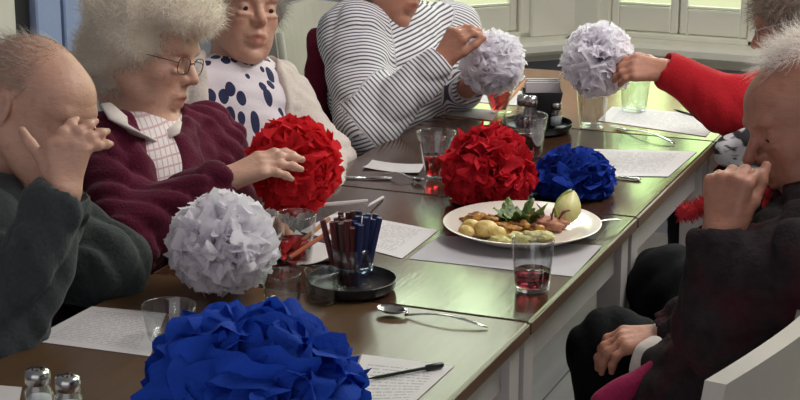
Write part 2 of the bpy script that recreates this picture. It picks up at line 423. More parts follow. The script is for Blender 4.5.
#@@ITEMS
# ------------------------------------------------------------------ papers
def sheet(px4, name, label, mat, cat='paper', z=ZT+.0008, curl=0.0, group=None, ang=None):
    P = [T(x, y) for x, y in px4]                            # four corners on the table
    n = 8; vs = []; uv = []; fs = []
    for lay in (0, 1):
        for i in range(n+1):
            for j in range(n+1):
                u, v = i/n, j/n
                p = (1-u)*(1-v)*P[0]+u*(1-v)*P[1]+u*v*P[2]+(1-u)*v*P[3]
                h = curl*((2*u-1)**2)*((2*v-1)**2)
                vs.append((p[0], p[1], z+h+.0006*lay)); uv.append((u, v))
    N = (n+1)**2
    for i in range(n):
        for j in range(n):
            a, b, c, d = i*(n+1)+j, (i+1)*(n+1)+j, (i+1)*(n+1)+j+1, i*(n+1)+j+1
            fs.append((a, d, c, b)); fs.append((N+a, N+b, N+c, N+d))
    rim = [i*(n+1) for i in range(n+1)]+[n*(n+1)+j for j in range(1, n+1)]+[i*(n+1)+n for i in range(n-1, -1, -1)]+[j for j in range(n-1, 0, -1)]
    for k in range(len(rim)):
        a, b = rim[k], rim[(k+1) % len(rim)]; fs.append((a, b, N+b, N+a))
    o = link_mesh(name, vs, fs, mat, uv=uv); return tag(o, label, cat, group)
ps = 'printed_sheet'
sheet([(28, 341), (150, 357), (166, 314), (92, 307)], ps, "white printed sheet under the grey-sleeved man's elbow", MT['paper'])
sheet([(-60, 440), (12, 445), (22, 388), (-40, 383)], ps, 'corner of white sheet beside the two salt shakers', MT['blank'])
sheet([(330, 455), (382, 432), (454, 367), (362, 355)], ps, 'white printed sheet under the black capped pen by the blue pom-pom', MT['paper'])
sheet([(300, 232), (402, 259), (438, 231), (338, 212)], ps, 'white sheet behind the jar of straws, beside the plate', MT['paper'])
sheet([(408, 259), (573, 277), (602, 246), (440, 236)], 'paper_place_mat', 'grey paper place mat under the dinner plate', MT['mat_paper'], 'place mat', z=ZT+.0004)
sheet([(556, 176), (668, 177), (697, 152), (575, 149)], ps, 'white printed sheet beside the small blue pom-pom, knife on its edge', MT['paper'])
sheet([(598, 121), (706, 137), (722, 116), (612, 107)], ps, "white printed sheet below the red sleeve at the window end", MT['paper'])
sheet([(362, 169), (418, 175), (424, 166), (372, 162)], 'folded_leaflet', 'folded pink-white leaflet beside the tapered glass of red drink', MT['blank'], 'leaflet', curl=.004)
sheet([(418, 112), (492, 121), (500, 111), (432, 106)], ps, 'brownish white sheet in front of the striped-jumper woman', MT['mat_paper'])
sheet([(462, 101), (520, 106), (530, 92), (476, 88)], ps, 'white sheet below the pom-pom held by the striped-jumper woman', MT['paper'])
sheet([(268, 262), (330, 268), (352, 248), (296, 240)], 'paper_napkin', 'white paper napkin under the orange pencils', MT['blank'], 'napkin', curl=.02)

# ------------------------------------------------------------------ cutlery
def arc(p, q, n=8, h=0.0, z=None):
    p, q = np.array(p), np.array(q); return [p+(q-p)*t+ZZ*(h*4*t*(1-t)) for t in np.linspace(0, 1, n)]
def spoon(bowl, end, label, fork=False, z0=ZT+.003, z1=None):
    b = np.array(bowl, float); e = np.array(end, float); L = np.linalg.norm((e-b)[:2]); d = nrm(e-b); a, bb, _ = frame_of(d)
    root = empty('fork' if fork else 'spoon', b, label, 'fork' if fork else 'spoon')
    neck = b+d*L*.26
    pts = [neck+(e-neck)*t+ZZ*(.010*math.sin(math.pi*t)) for t in np.linspace(0, 1, 9)]
    MB().tube(pts, [.0028, .0026, .0026, .003, .0036, .0044, .005, .0054, .0035], 8, [.8, .6, .5, .45, .35, .3, .3, .3, .3]).build('handle', MT['metal'], root, True)
    if not fork:
        vs = []; fs = []; nu, nv = 14, 6; hl, hw = L*.14, L*.085
        c = b+d*hl
        for s in (0, 1):
            for i in range(nv+1):
                for j in range(nu):
                    r = i/nv; t = 2*math.pi*j/nu
                    p = c+d*hl*r*math.cos(t)+a*hw*r*math.sin(t)*(1-.15*math.cos(t))+ZZ*(.0085*(r*r-1)+.0075+s*.0012); vs.append(p)
        N = nu*(nv+1)
        for s in (0, 1):
            for i in range(nv):
                for j in range(nu):
                    q = (j+1) % nu; f = (s*N+i*nu+j, s*N+i*nu+q, s*N+(i+1)*nu+q, s*N+(i+1)*nu+j); fs.append(f if s == 0 else f[::-1])
        for j in range(nu): q = (j+1) % nu; fs.append((nv*nu+j, nv*nu+q, N+nv*nu+q, N+nv*nu+j))
        link_mesh('bowl', vs, fs, MT['metal'], root, True)
        MB().tube([b+d*L*.27+ZZ*.006, neck+d*.006+ZZ*.002], [.004, .003], 8, .5).build('neck', MT['metal'], root, True)
    else:
        mb = MB(); w = .010
        mb.tube([neck, b+d*L*.17+ZZ*.002], [.003, .009], 8, [.7, .2])
        mb.build('fork_head', MT['metal'], root, True)
        tn = MB()
        for k in range(4):
            o = a*(k-1.5)*.0055; tn.tube([b+d*L*.18+o*.9+ZZ*.002, b+d*L*.08+o+ZZ*.0, b+o*.9+ZZ*.006], [.0019, .0016, .0009], 6, .7)
        tn.build('tines', MT['metal'], root, True)
    return root
def knife(tip, end, label, h=0.0):
    t = np.array(tip, float); e = np.array(end, float); d = nrm(e-t); L = np.linalg.norm(e-t)
    root = empty('table_knife', t, label, 'knife')
    MB().tube([t, t+d*L*.15, t+d*L*.5], [.002, .008, .008], 8, [.2, .15, .15]).build('blade', MT['metal'], root, True)
    MB().tube([t+d*L*.5, t+d*L*.6, t+d*L*.95, e], [.004, .005, .007, .003], 8, [.5, .5, .45, .4]).build('handle', MT['metal'], root, True)
up3 = ZZ*.0035
spoon(T(377, 313)+up3, T(487, 329)+up3, 'steel spoon lying on the table between the tray and the pen')
spoon(T(610, 127)+up3, T(674, 145)+up3, 'steel fork on the bare table between two printed sheets', True)
knife(T(340, 178)+up3, T(392, 180)+up3, "steel knife on the table edge beside the folded leaflet")
spoon(T(424, 184)+up3, T(384, 176)+up3, 'steel spoon beside the knife and the folded leaflet')
knife(T(598, 176)+up3, T(641, 181)+up3, 'steel knife on the printed sheet by the small blue pom-pom')
spoon(W(556, 237, 3.42), W(624, 220, dep(T(624, 220))-.05), 'steel fork resting on the rim of the dinner plate', True)
def pencil(a, b, body, label, cap=None, r=.004, name='pencil', cat='pencil', tipm=None):
    a, b = np.array(a, float), np.array(b, float); d = nrm(b-a); L = np.linalg.norm(b-a)
    root = empty(name, a, label, cat)
    MB().tube([a+d*.016, b], r, 6).build('barrel', body, root)
    MB().tube([a, a+d*.016], [.0008, r*.95], 6).build('tip', tipm or MT['black'], root)
    if cap: MB().tube([b-d*.03, b-d*.028, b-d*.003, b], [r*1.1, r*1.7, r*1.7, r*1.2], 10).build('cap', cap, root, True)
blackp = MT['black']; orange = plain('orange_lacquer', srgb(196, 110, 78), .4); tan = plain('tan_lacquer', srgb(206, 150, 112), .4)
pencil(T(368, 382)+ZZ*.005, T(443, 369)+ZZ*.007, blackp, 'black pen with capped end on the printed sheet', blackp, .0028, 'pen', 'pen')
pencil(T(283, 273)+ZZ*.02, T(338, 262)+ZZ*.068, orange, 'orange pencil leaning up towards the jar of straws, nearer the camera of a pair')
pencil(T(287, 265)+ZZ*.022, T(330, 256)+ZZ*.072, tan, 'tan pencil lying just behind the orange pencil')
pencil(T(494, 115)+ZZ*.012, T(520, 106)+ZZ*.07, orange, 'orange pencil leaning beside the red drink at the window end')
pencil(T(500, 115)+ZZ*.012, T(526, 107)+ZZ*.07, tan, 'tan pencil leaning next to the red drink and the far shaker tray')
pencil(T(316, 215)+ZZ*.02, T(368, 213)+ZZ*.025, MT['blank'], 'white plastic stirrer lying behind the jar of straws', None, .004, 'stirrer', 'stirrer', MT['blank'])
pencil(T(368, 211)+ZZ*.01, T(383, 199)+ZZ*.004, MT['blank'], 'white paper straw on the table beside the jar of straws', None, .003, 'paper_straw', 'straw', MT['blank'])
pencil(T(674, 111)+ZZ*.004, T(694, 117)+ZZ*.004, blackp, 'dark pen on the sheet under the red sleeve', None, .003, 'pen', 'pen')

# ------------------------------------------------------------------ glasses
def tumbler(pos, r0, r1, h, label, fill=0, drink=None, n=28, cat='glass', name='drinking_glass', th=.0014, group='drinking glasses on the tables'):
    pos = np.array(pos, float); root = empty(name, pos, label, cat, group)
    f = lambda z: r0+(r1-r0)*(z/h)
    prof = [(0.0005, .001), (r0*.92, .0008), (r0, .004)]+[(f(z), z) for z in np.linspace(.008, h-.001, 6)]+[(r1-th*.5, h)]
    prof += [(f(z)-th, z) for z in np.linspace(h-.001, .012, 6)]+[(r0*.8, .008), (.0005, .0075)]
    MB().lathe(prof, pos, n).build('bowl', MT['glass'], root, True)
    if fill:
        zs = np.linspace(.0095, fill, 5)
        pr = [(.0005, .0090)]+[(f(z)-th-.0006, z) for z in zs]+[(.0005, fill)]
        MB().lathe(pr, pos, n).build('drink', drink, root, True)
    return root
def P(px, py): return T(px, py)+ZZ*.001
tumbler(P(170, 340), .034, .044, .058, 'empty clear glass at the edge of the big blue pom-pom')
tumbler(P(296, 262), .029, .039, .090, 'faceted glass half full of red drink beside the white pom-pom', .042, MT['red_drink'], 12)
tumbler(P(436, 178), .021, .044, .100, 'tapered glass of red drink left of the red pom-pom', .048, MT['red_drink'], 12)
tumbler(P(532, 290), .030, .0375, .092, 'clear glass with a little dark red drink in front of the plate', .036, MT['dark_drink'], 24)
tumbler(P(525, 157), .036, .050, .095, 'wide glass of dark drink behind the red pom-pom', .055, MT['dark_drink'], 24)
tumbler(P(499, 113), .018, .042, .075, 'tapered glass of red drink below the held white pom-pom', .055, MT['red_drink'], 12)
tumbler(P(592, 128), .030, .040, .10, 'clear empty glass under the white pom-pom held by the red sleeve', 0, None, 16)
tumbler(P(634, 112), .030, .040, .09, 'clear empty glass nearest to the hand in the red sleeve', 0, None, 16)

# ------------------------------------------------------------------ trays
def round_tray(pos, r, label):
    pr = [(.0005, .002), (r*.93, .002), (r, .008), (r*1.03, .022), (r*1.0, .022), (r*.965, .010), (r*.9, .0055), (.0005, .0055)]
    o = autosmooth(MB().lathe(pr, pos, 48).build('round_tray', MT['black'], None), 50); return tag(o, label, 'tray', 'black round trays')
TRC = T(352, 290)+ZZ*.001
round_tray(TRC, .076, 'black round tray holding the jar of straws')
TR2 = T(537, 131)+ZZ*.001
round_tray(TR2, .082, 'black round tray of shakers behind the small blue pom-pom')
# jar of red and blue straws
jr = T(352, 291)+ZZ*.0065; jar = empty('straw_jar', jr, 'clear glass jar packed with maroon and navy straws on the black tray', 'jar')
pr = [(.0005, .001), (.032, .001), (.035, .006), (.0355, .05), (.037, .075), (.035, .075), (.0335, .05), (.033, .008), (.0005, .006)]
MB().lathe(pr, jr, 28).build('bowl', MT['glass'], jar, True)
MB().lathe([(.036, .034), (.0375, .036), (.0375, .042), (.036, .044)], jr, 28, close=True).build('rim_band', thin_glass('blue_tinted_glass', (.7, .85, .95, 1)), jar, True)
maroon = plain('maroon_paper', srgb(88, 34, 38), .5); navy = plain('navy_paper', srgb(34, 44, 92), .5); dkbrown = plain('brown_paper', srgb(70, 42, 36), .5)
gs = 'paper straws standing in the glass jar'
k = 0
for i in range(26):
    a = 2*math.pi*i*.381966; rr = .026*math.sqrt((i+.5)/26); tilt = 1.25+.75*random.random()*(1.3 if math.cos(a)*CR[0]+math.sin(a)*CR[1] > 0 else .8)
    bx = jr+np.array([rr*math.cos(a), rr*math.sin(a), .010]); side = float(np.dot([math.cos(a), math.sin(a), 0], CR))*rr/.026
    m_ = navy if side > .12 else (maroon if i % 3 else dkbrown)
    tip = jr+np.array([rr*math.cos(a)*tilt*1.05, rr*math.sin(a)*tilt*1.05, .118+.016*random.random()])
    r_ = .0054; mb = MB().tube([bx, tip, tip-ZZ*.0006, bx+ZZ*.02], [r_, r_, r_*.7, r_*.7], 8, caps=False)
    o = mb.build('paper_straw', m_); tag(o, ('navy blue' if m_ is navy else 'maroon' if m_ is maroon else 'dark brown')+' straw standing in the glass jar on the near tray', 'straw', gs)
for px, py, r_, lb in ((282, 306, .034, 'small clear glass at the tray edge nearest the white pom-pom'), (322, 303, .030, 'small clear glass between the jar of straws and its twin')):
    tumbler(T(px, py)+ZZ*.001, r_*.85, r_, .058, lb, 0, None, 20, 'glass', 'small_glass', group='small clear glasses beside the tray')

# shakers
def shaker(pos, label, h=.075, r=.021, body=None, fillm=None, group='salt and pepper shakers'):
    root = empty('salt_shaker', pos, label, 'shaker', group)
    pr = [(.0005, .001), (r*.95, .001), (r, .005), (r, h*.55), (r*.72, h*.70), (r*.72, h*.76), (r*.66, h*.76), (r*.66, h*.68), (r*.9, h*.52), (r*.9, .006), (.0005, .005)]
    MB().lathe(pr, pos, 10).build('bottle', MT['glass'], root, True)
    MB().lathe([(.0005, .0065), (r*.88, .0065), (r*.88, h*.42), (.0005, h*.46)], pos, 16).build('contents', fillm or SALT, root, True)
    MB().lathe([(r*.74, h*.70), (r*.86, h*.72), (r*.86, h*.90), (r*.78, h*.97), (r*.4, h*1.0), (.0005, h*1.005)], pos, 24).build('cap', MT['metal'], root, True)
    ho = MB()
    for i in range(6):
        a = i*math.pi/3; c = np.array(pos)+np.array([r*.35*math.cos(a), r*.35*math.sin(a), h*1.0]); ho.lathe([(.0003, .0012), (.0016, .001), (.0016, -.002)], c, 8)
    ho.build('holes', MT['black'], root)
SALT = plain('salt', srgb(225, 225, 225), .9, bump=.001, bs=400); PEPPER = plain('ground_pepper', srgb(70, 58, 50), .9, bump=.001, bs=400)
shaker(W(40, 418, dep(T(40, 418))), 'glass salt shaker, left one of the near pair')
shaker(W(70, 425, dep(T(70, 425))), 'glass salt shaker, right one of the near pair')
shaker(TR2+np.array([-.005, -.035, .0065]), 'small glass shaker at the front of the far round tray', .085, .019, fillm=PEPPER)
shaker(TR2+CR*.045+ZZ*.0065+FH*.005, 'small glass shaker at the right of the far round tray', .062, .015)
shaker(TR2-CR*.035+ZZ*.0065-FH*.02, 'small glass shaker at the left of the far round tray', .085, .018, fillm=PEPPER)
# black napkin box on the far tray
bp = TR2+FH*.03+CR*.012+ZZ*.0065
nb = empty('napkin_holder', bp, 'black tapered napkin box on the far round tray', 'box')
pts = []; 
def frust(c, w0, w1, d0, d1, h, th):
    vs = []; 
    for (w, dd, z) in ((w0, d0, 0), (w1, d1, h), (w1-th, d1-th, h), (w0-th, d0-th, th)):
        for sx, sy in ((-1, -1), (1, -1), (1, 1), (-1, 1)): vs.append(c+CR*sx*w/2+FH*sy*dd/2+ZZ*z)
    fs = [(3, 2, 1, 0), (12, 13, 14, 15)]+[(k*4+i, k*4+(i+1) % 4, k*4+4+(i+1) % 4, k*4+4+i) for k in range(3) for i in range(4)]
    return vs, fs
MB().raw(*frust(bp, .062, .095, .05, .062, .085, .005)).build('holder_body', MT['black'], nb)
mb = MB(); c = bp+ZZ*.075
Rn = np.stack([CR, FH, ZZ], 1)
for k in range(5): mb.box(c+FH*(k-2)*.008+ZZ*(.012+.003*(k % 3))+CR*.004*(k % 2), (.078, .004, .04), R=Rn)
o = mb.build('paper_napkin', MT['blank']); tag(o, 'white folded napkins poking out of the black box', 'napkin')

# ------------------------------------------------------------------ dinner plate and food
PC = T(522, 236)+ZZ*.001
PR = .150
pr = [(.0005, .002), (PR*.55, .002), (PR*.6, .0), (PR*.64, .002), (PR*.72, .008), (PR, .026), (PR*1.005, .028), (PR*.99, .0285), (PR*.72, .0125), (PR*.62, .0075), (.0005, .0068)]
o = autosmooth(MB().lathe(pr, PC, 64).build('dinner_plate', MT['plate']), 60); tag(o, 'wide cream dinner plate of food beside the red pom-pom', 'plate')
def blob(c, rad, name, mat, label, cat, group=None, seed=0, amp=.18, fr=3.0, R=None, parent=None, n=2):
    import bmesh
    bm = bmesh.new(); bmesh.ops.create_icosphere(bm, subdivisions=n+1, radius=1.0); rs = np.random.RandomState(seed)
    ph = rs.rand(9)*6.28; rad = np.array(rad)
    vs = []
    for v in bm.verts:
        p = np.array(v.co); k = 1+amp*(math.sin(fr*p[0]+ph[0])*math.sin(fr*p[1]+ph[1])+.6*math.sin(fr*1.9*p[2]+ph[2]+p[0]*2)+.35*math.sin(fr*3.1*p[1]+ph[3]+p[2]*4))
        q = p*rad*k; 
        if R is not None: q = R @ q
        vs.append(q+np.array(c))
    fs = [[v.index for v in f.verts] for f in bm.faces]; bm.free()
    o = link_mesh(name, vs, fs, mat, parent, True)
    if parent is None: tag(o, label, cat, group)
    return o
def pz(x, y, z=.008): return PC+CR*x+FH*y+ZZ*z                # place on the plate
def foodmat(name, a, b, rough=.45, sc=40):
    t = NT(name); v = t.coord(); n = t.noise(v, sc, 5, .65); t.col(t.ramp(n, [(.35, a), (.62, b)])); t.set(Roughness=rough); t.bump(t.noise(v, sc*3, 3), .002); return t.m
POT = foodmat('boiled_potato', srgb(196, 160, 84), srgb(226, 204, 130)); RST = foodmat('roast_crust', srgb(84, 40, 18), srgb(222, 160, 74), .5, 55); HAM = foodmat('sliced_meat', srgb(140, 84, 66), srgb(196, 140, 110))
LEAF = foodmat('salad_leaf', srgb(44, 66, 26), srgb(112, 138, 58), .4, 60); ONI = foodmat('red_onion', srgb(90, 34, 48), srgb(150, 90, 96)); SWE = foodmat('sweetcorn_mash', srgb(178, 164, 92), srgb(222, 214, 150), .5, 80)
for i, (x, y, r) in enumerate([(-.072, -.045, .021), (-.098, -.022, .017), (-.052, -.062, .016), (-.108, -.05, .015)]):
    blob(pz(x, y, .012+r*.7), (r*1.15, r, r*.8), 'boiled_potato', POT, 'yellow boiled potato on the plate', 'potato', 'boiled potatoes on the plate', i+1, .07, 2.2)
for i, (x, y, r) in enumerate([(-.090, .040, .014), (-.066, .020, .016), (-.030, -.020, .014), (-.006, -.004, .016), (-.044, .046, .013), (-.056, -.012, .012), (.022, -.030, .013), (-.012, .030, .012), (-.076, .062, .011)]):
    blob(pz(x, y, .010+r*.7), (r*1.35, r*.9, r*.75), 'roast_potato', RST, 'browned roast piece on the plate', 'potato', 'roast pieces on the plate', i+11, .42, 3.3)
for i, (x, y, r) in enumerate([(-.045, -.085, .012), (-.015, -.075, .014), (.01, -.06, .013), (.035, -.055, .013)]):
    blob(pz(x, y, .016), (r*1.6, r*1.1, r*.7), 'vegetable_mash', SWE, 'pale yellow vegetable piece at the front of the plate', 'vegetable', 'pale vegetable pieces on the plate', i+31, .3, 3.4)
for i, (x, y, r) in enumerate([(.05, .012, .02), (.066, .03, .016), (.035, .035, .018)]):
    blob(pz(x, y, .018), (r*1.5, r, r*.6), 'meat_slice', HAM, 'browned slice of meat beside the salad', 'meat', 'meat slices on the plate', i+41, .3, 3.1)
def leafobj(c, L, wd, d, upv, seed, mat, name='salad_leaf', lab='green salad leaf standing on the plate', cat='salad', grp='salad leaves on the plate'):
    rs = np.random.RandomState(seed); d = nrm(d); s = nrm(np.cross(d, upv)); u = np.cross(s, d); n, m = 10, 7; vs = []; fs = []
    for lay in (0, 1):
        for i in range(n+1):
            t = i/n; w = wd*math.sin(math.pi*min(1, t*.9+.08))**.7
            for j in range(m):
                q = (j/(m-1)*2-1); ruf = .25*wd*math.sin(9*t+3*q+seed)*abs(q)
                vs.append(np.array(c)+d*L*t+s*w*q*(1+.12*math.sin(17*t+seed))+u*(ruf+.2*L*t*t+.25*wd*q*q+lay*.0008))
    N = (n+1)*m
    for lay in (0, 1):
        for i in range(n):
            for j in range(m-1):
                f = (lay*N+i*m+j, lay*N+i*m+j+1, lay*N+(i+1)*m+j+1, lay*N+(i+1)*m+j); fs.append(f if lay else f[::-1])
    return tag(link_mesh(name, vs, fs, mat, smooth=True), lab, cat, grp)
for i in range(16):
    a = i*2.4; leafobj(pz(-.004+.018*math.cos(a), .035+.018*math.sin(a), .012), .034+.010*(i % 3), .011, np.array([math.cos(a)*.6, math.sin(a)*.6, 1.0]), np.array([math.cos(a), math.sin(a), -.3]), i+3, LEAF)
for i in range(6):
    a = i*1.1+.4; c = pz(.058+.012*math.cos(a), .03+.012*math.sin(a), .022)
    tag(MB().tube([c, c+np.array([.012*math.cos(a), .012*math.sin(a), .016]), c+np.array([.026*math.cos(a), .02*math.sin(a), .018+.004*(i % 3)])], [.0022, .002, .001], 6).build('onion_strip', ONI, None, True), 'thin red onion strip on the meat', 'onion', 'red onion strips on the plate')
# lemon wedge (flat pale green-yellow slice standing on the rim)
LEM = foodmat('pale_melon_flesh', srgb(206, 200, 130), srgb(226, 222, 160), .4, 20); RIND = plain('green_rind', srgb(150, 160, 70), .4)
c = pz(.082, .030, .016); wd = empty('melon_slice', c, 'pale green pointed fruit slice standing up at the back of the plate', 'fruit')
mb = MB(); n = 14; A = []; up_ = nrm(D(.32, 1, .1)); sd = nrm(np.cross(up_, FW)); dd = np.cross(up_, sd)
for lay in (-1, 1):
    for i in range(n+1):
        t = i/n; w = .0235*math.sin(math.pi*t**.8)**.75+.0008
        for j in (-1, 1): A.append(c+up_*.066*t+sd*w*j+dd*(.0030*lay*(math.sin(math.pi*t)**.5+.1)))
N = (n+1)*2; fs = []
for i in range(n): fs.append((i*2, i*2+1, i*2+3, i*2+2)); fs.append((N+i*2, N+i*2+2, N+i*2+3, N+i*2+1)); fs.append((i*2+1, N+i*2+1, N+i*2+3, i*2+3)); fs.append((i*2, i*2+2, N+i*2+2, N+i*2))
mb.raw(A, fs); mb.build('flesh', LEM, wd, True)
rp = [c+up_*.066*t+sd*(.0235*math.sin(math.pi*t**.8)**.75+.001) for t in np.linspace(0.02, .98, 12)]
MB().tube(rp, .0028, 6, 1.6).build('rind', RIND, wd, True)

# ------------------------------------------------------------------ tissue paper pom-poms
def pompom(c, R, mat, label, seed, npet=120, half=.62, lob=5, squash=(1, 1, 1), curl=.5, ruf=.10, name='paper_pompom', group='tissue paper pom-poms', rnd=.10, floor=None):
    rs = np.random.RandomState(seed); c = np.array(c, float); vs = []; fs = []
    nu, nv = 13, 7; base = 0
    for i in range(npet):
        z = 1-2*(i+.5)/npet; a = i*2.39996; n = np.array([math.sqrt(1-z*z)*math.cos(a), math.sqrt(1-z*z)*math.sin(a), z])+rs.randn(3)*.13; n = nrm(n)
        t = nrm(np.cross(n, rs.randn(3))); b = np.cross(n, t)
        L = R*(.93+.12*rs.rand()); h = half*(.8+.4*rs.rand()); cu = curl*(.4+.8*rs.rand())*(1 if rs.rand() < .5 else -1)
        p1, p2 = rs.rand(2)*6.28; fq = 2.5+2*rs.rand()
        for k in range(nv):
            v = k/(nv-1)
            for j in range(nu):
                u = j/(nu-1)*2-1
                ll = L*(.16+.84*v)*(1-rnd*u*u*v)*(1-(.055*abs(math.sin(u*math.pi*lob/2+p1)) if k == nv-1 else 0))
                ang = h*u*(.55+.45*v)
                th = cu*v**2.2*(1+.3*math.sin(2*u+p2))
                rad = n*math.cos(ang)+t*math.sin(ang)
                q = rad*math.cos(th)+b*math.sin(th)
                q = q*ll + b*R*ruf*v*math.sin(fq*u*2+p1)+rad*R*.03*v*math.sin(7*u+p2)
                vs.append(c+q*np.array(squash))
        for k in range(nv-1):
            for j in range(nu-1):
                o = base+k*nu+j; fs.append((o, o+1, o+nu+1, o+nu))
        base += nu*nv
    if floor is not None:                                   # soft paper flattens where it rests
        vs = [v if v[2] > floor+.012 else np.array([v[0], v[1], floor+.002+.010*math.exp(min(0, (v[2]-floor-.012)/.02))]) for v in vs]
    o = link_mesh(name, vs, fs, mat, None, True, origin=c)
    return tag(o, label, 'paper pom-pom', group)
WH = tissue('white_tissue', srgb(252, 249, 254), .5, .01); RD = tissue('red_tissue', srgb(228, 46, 56), .35, .12); RDD = tissue('deep_red_tissue', srgb(206, 36, 50), .3, .12)
BL = tissue('royal_blue_tissue', srgb(34, 76, 186), .3, .15); BL2 = tissue('navy_blue_tissue', srgb(22, 54, 150), .22, .15)
def rest(px, py, rpx, sq=1.0, zb=ZT):                        # where a ball of that look sits on the table
    d = (O[2]-zb-.003)/(-ray(px, py)[2]+rpx*sq*1.0/F); return W(px, py, d), rpx*d/F
def rp(px, py, rpx, sq, mat, label, seed, npet, **k):
    c, r = rest(px, py, rpx, sq); return pompom(c, r, mat, label, seed, npet, squash=(1, 1, sq), **k)
rp(222, 243, 57, .93, WH, 'white pom-pom on the table in front of the maroon cardigan', 1, 190, lob=7, ruf=.14, half=.5)
pompom(W(294, 165, 3.47), .096, RD, 'red pom-pom touched by the woman in the maroon cardigan', 2, 150, half=.7, lob=7, ruf=.15, curl=.5, floor=ZT)
pompom(W(488, 173, 3.66), .100, RDD, 'dark red pom-pom standing behind the dinner plate', 3, 170, curl=.5, lob=8, ruf=.14, half=.5, floor=ZT)
pompom(W(573, 181, 3.72), .091, BL2, 'small blue pom-pom between the plate and the printed sheet', 4, 160, lob=7, ruf=.14, half=.5, squash=(1, 1, .82), floor=ZT)
rp(250, 402, 123, .86, BL, 'huge royal blue pom-pom at the near end of the tables', 5, 240, half=.46, lob=3, curl=.75, ruf=.04, rnd=.22)
pompom(W(492, 62, 4.32), .083, WH, 'bright white pom-pom held by the woman in the striped jumper', 6, 160, lob=7, ruf=.13, half=.45)
pompom(W(598, 60, 4.25), .092, WH, 'white pom-pom held out by the arm in the red sleeve', 8, 180, half=.42, curl=.4, lob=7, ruf=.13)
#print('POM', rest(222,243,57,.93), rest(293,164,49), rest(250,402,123,.86), rest(573,182,43,.8))
#@@PEOPLE
# ------------------------------------------------------------------ people: smooth-union distance fields turned into meshes
class SDF:
    def __init__(s): s.p = []
    def cap(s, a, b, ra, rb=None, k=.015, op='+', flat=None, fdir=None, tg=0):
        s.p.append(('c', np.array(a, float), np.array(b, float), ra, ra if rb is None else rb, k, op, flat, None if fdir is None else nrm(fdir), tg)); return s
    def ell(s, c, r, R=None, k=.015, op='+', tg=0):
        s.p.append(('e', np.array(c, float), np.array(r, float), np.eye(3) if R is None else R, None, k, op, None, None, tg)); return s
    def grown(s, g, tags=None):
        o = SDF()
        for q in s.p:
            q = list(q)
            if q[0] == 'c': q[3] += g; q[4] += g
            else: q[2] = q[2]+g
            o.p.append(tuple(q))
        return o
    @staticmethod
    def dist(q, X, Y, Z):
        if q[0] == 'c':
            a, b = q[1], q[2]; ba = b-a; L = ba @ ba+1e-12
            px, py, pz_ = X-a[0], Y-a[1], Z-a[2]
            t = np.clip((px*ba[0]+py*ba[1]+pz_*ba[2])/L, 0, 1)
            dx, dy, dz = px-t*ba[0], py-t*ba[1], pz_-t*ba[2]
            d2 = dx*dx+dy*dy+dz*dz
            if q[7] is not None:
                f = q[8]; w = dx*f[0]+dy*f[1]+dz*f[2]; d2 = d2+(1/q[7]**2-1)*w*w
            return np.sqrt(d2)-(q[3]+(q[4]-q[3])*t)
        R = q[3]; c = q[1]; r = q[2]
        lx = (X-c[0])*R[0, 0]+(Y-c[1])*R[1, 0]+(Z-c[2])*R[2, 0]
        ly = (X-c[0])*R[0, 1]+(Y-c[1])*R[1, 1]+(Z-c[2])*R[2, 1]
        lz = (X-c[0])*R[0, 2]+(Y-c[1])*R[1, 2]+(Z-c[2])*R[2, 2]
        k0 = np.sqrt((lx/r[0])**2+(ly/r[1])**2+(lz/r[2])**2)+1e-9
        k1 = np.sqrt((lx/r[0]**2)**2+(ly/r[1]**2)**2+(lz/r[2]**2)**2)+1e-9
        return k0*(k0-1)/k1
    @staticmethod
    def bbox(q):
        if q[0] == 'c':
            r = max(q[3], q[4]); return np.minimum(q[1], q[2])-r, np.maximum(q[1], q[2])+r
        r = np.abs(q[3]) @ q[2]; return q[1]-r, q[1]+r
    def mesh(s, h, noise=None, clip=None):
        lo = np.min([s.bbox(q)[0] for q in s.p if q[6] == '+'], axis=0)-3*h-.012; hi = np.max([s.bbox(q)[1] for q in s.p if q[6] == '+'], axis=0)+3*h+.012
        n = np.ceil((hi-lo)/h).astype(int)+1
        G = np.full(n, .05, np.float32)
        ax = [lo[i]+h*np.arange(n[i]) for i in range(3)]
        for q in s.p:
            if q[6] == 'n':
                if noise is not None:
                    X, Y, Z = np.meshgrid(*ax, indexing='ij', sparse=True); m = np.abs(G) < .03
                    G = np.where(m, G+noise(X, Y, Z).astype(np.float32), G)
                continue
            a, b = s.bbox(q); mg = q[5]+3*h+.01
            i0 = np.clip(np.floor((a-mg-lo)/h).astype(int), 0, n); i1 = np.clip(np.ceil((b+mg-lo)/h).astype(int)+1, 0, n)
            if np.any(i1 <= i0): continue
            sl = tuple(slice(i0[i], i1[i]) for i in range(3))
            X, Y, Z = np.meshgrid(*[ax[i][sl[i]] for i in range(3)], indexing='ij', sparse=True)
            d = s.dist(q, X, Y, Z).astype(np.float32); g = G[sl]; k = max(q[5], 1e-5)
            if q[6] == '+':
                hh = np.maximum(k-np.abs(g-d), 0)/k; G[sl] = np.minimum(g, d)-hh*hh*k*.25
            else:
                d = -d; hh = np.maximum(k-np.abs(g-d), 0)/k; G[sl] = np.maximum(g, d)+hh*hh*k*.25
        if noise is not None and not any(q[6] == 'n' for q in s.p):
            X, Y, Z = np.meshgrid(*ax, indexing='ij', sparse=True)
            G = G+noise(X, Y, Z).astype(np.float32)
        if clip is not None:
            for (pt, nv_) in clip:
                X, Y, Z = np.meshgrid(*ax, indexing='ij', sparse=True)
                G = np.maximum(G, ((X-pt[0])*nv_[0]+(Y-pt[1])*nv_[1]+(Z-pt[2])*nv_[2]).astype(np.float32))
        G[0] = G[-1] = .05; G[:, 0] = G[:, -1] = .05; G[:, :, 0] = G[:, :, -1] = .05
        return surface_nets(G, lo, h)
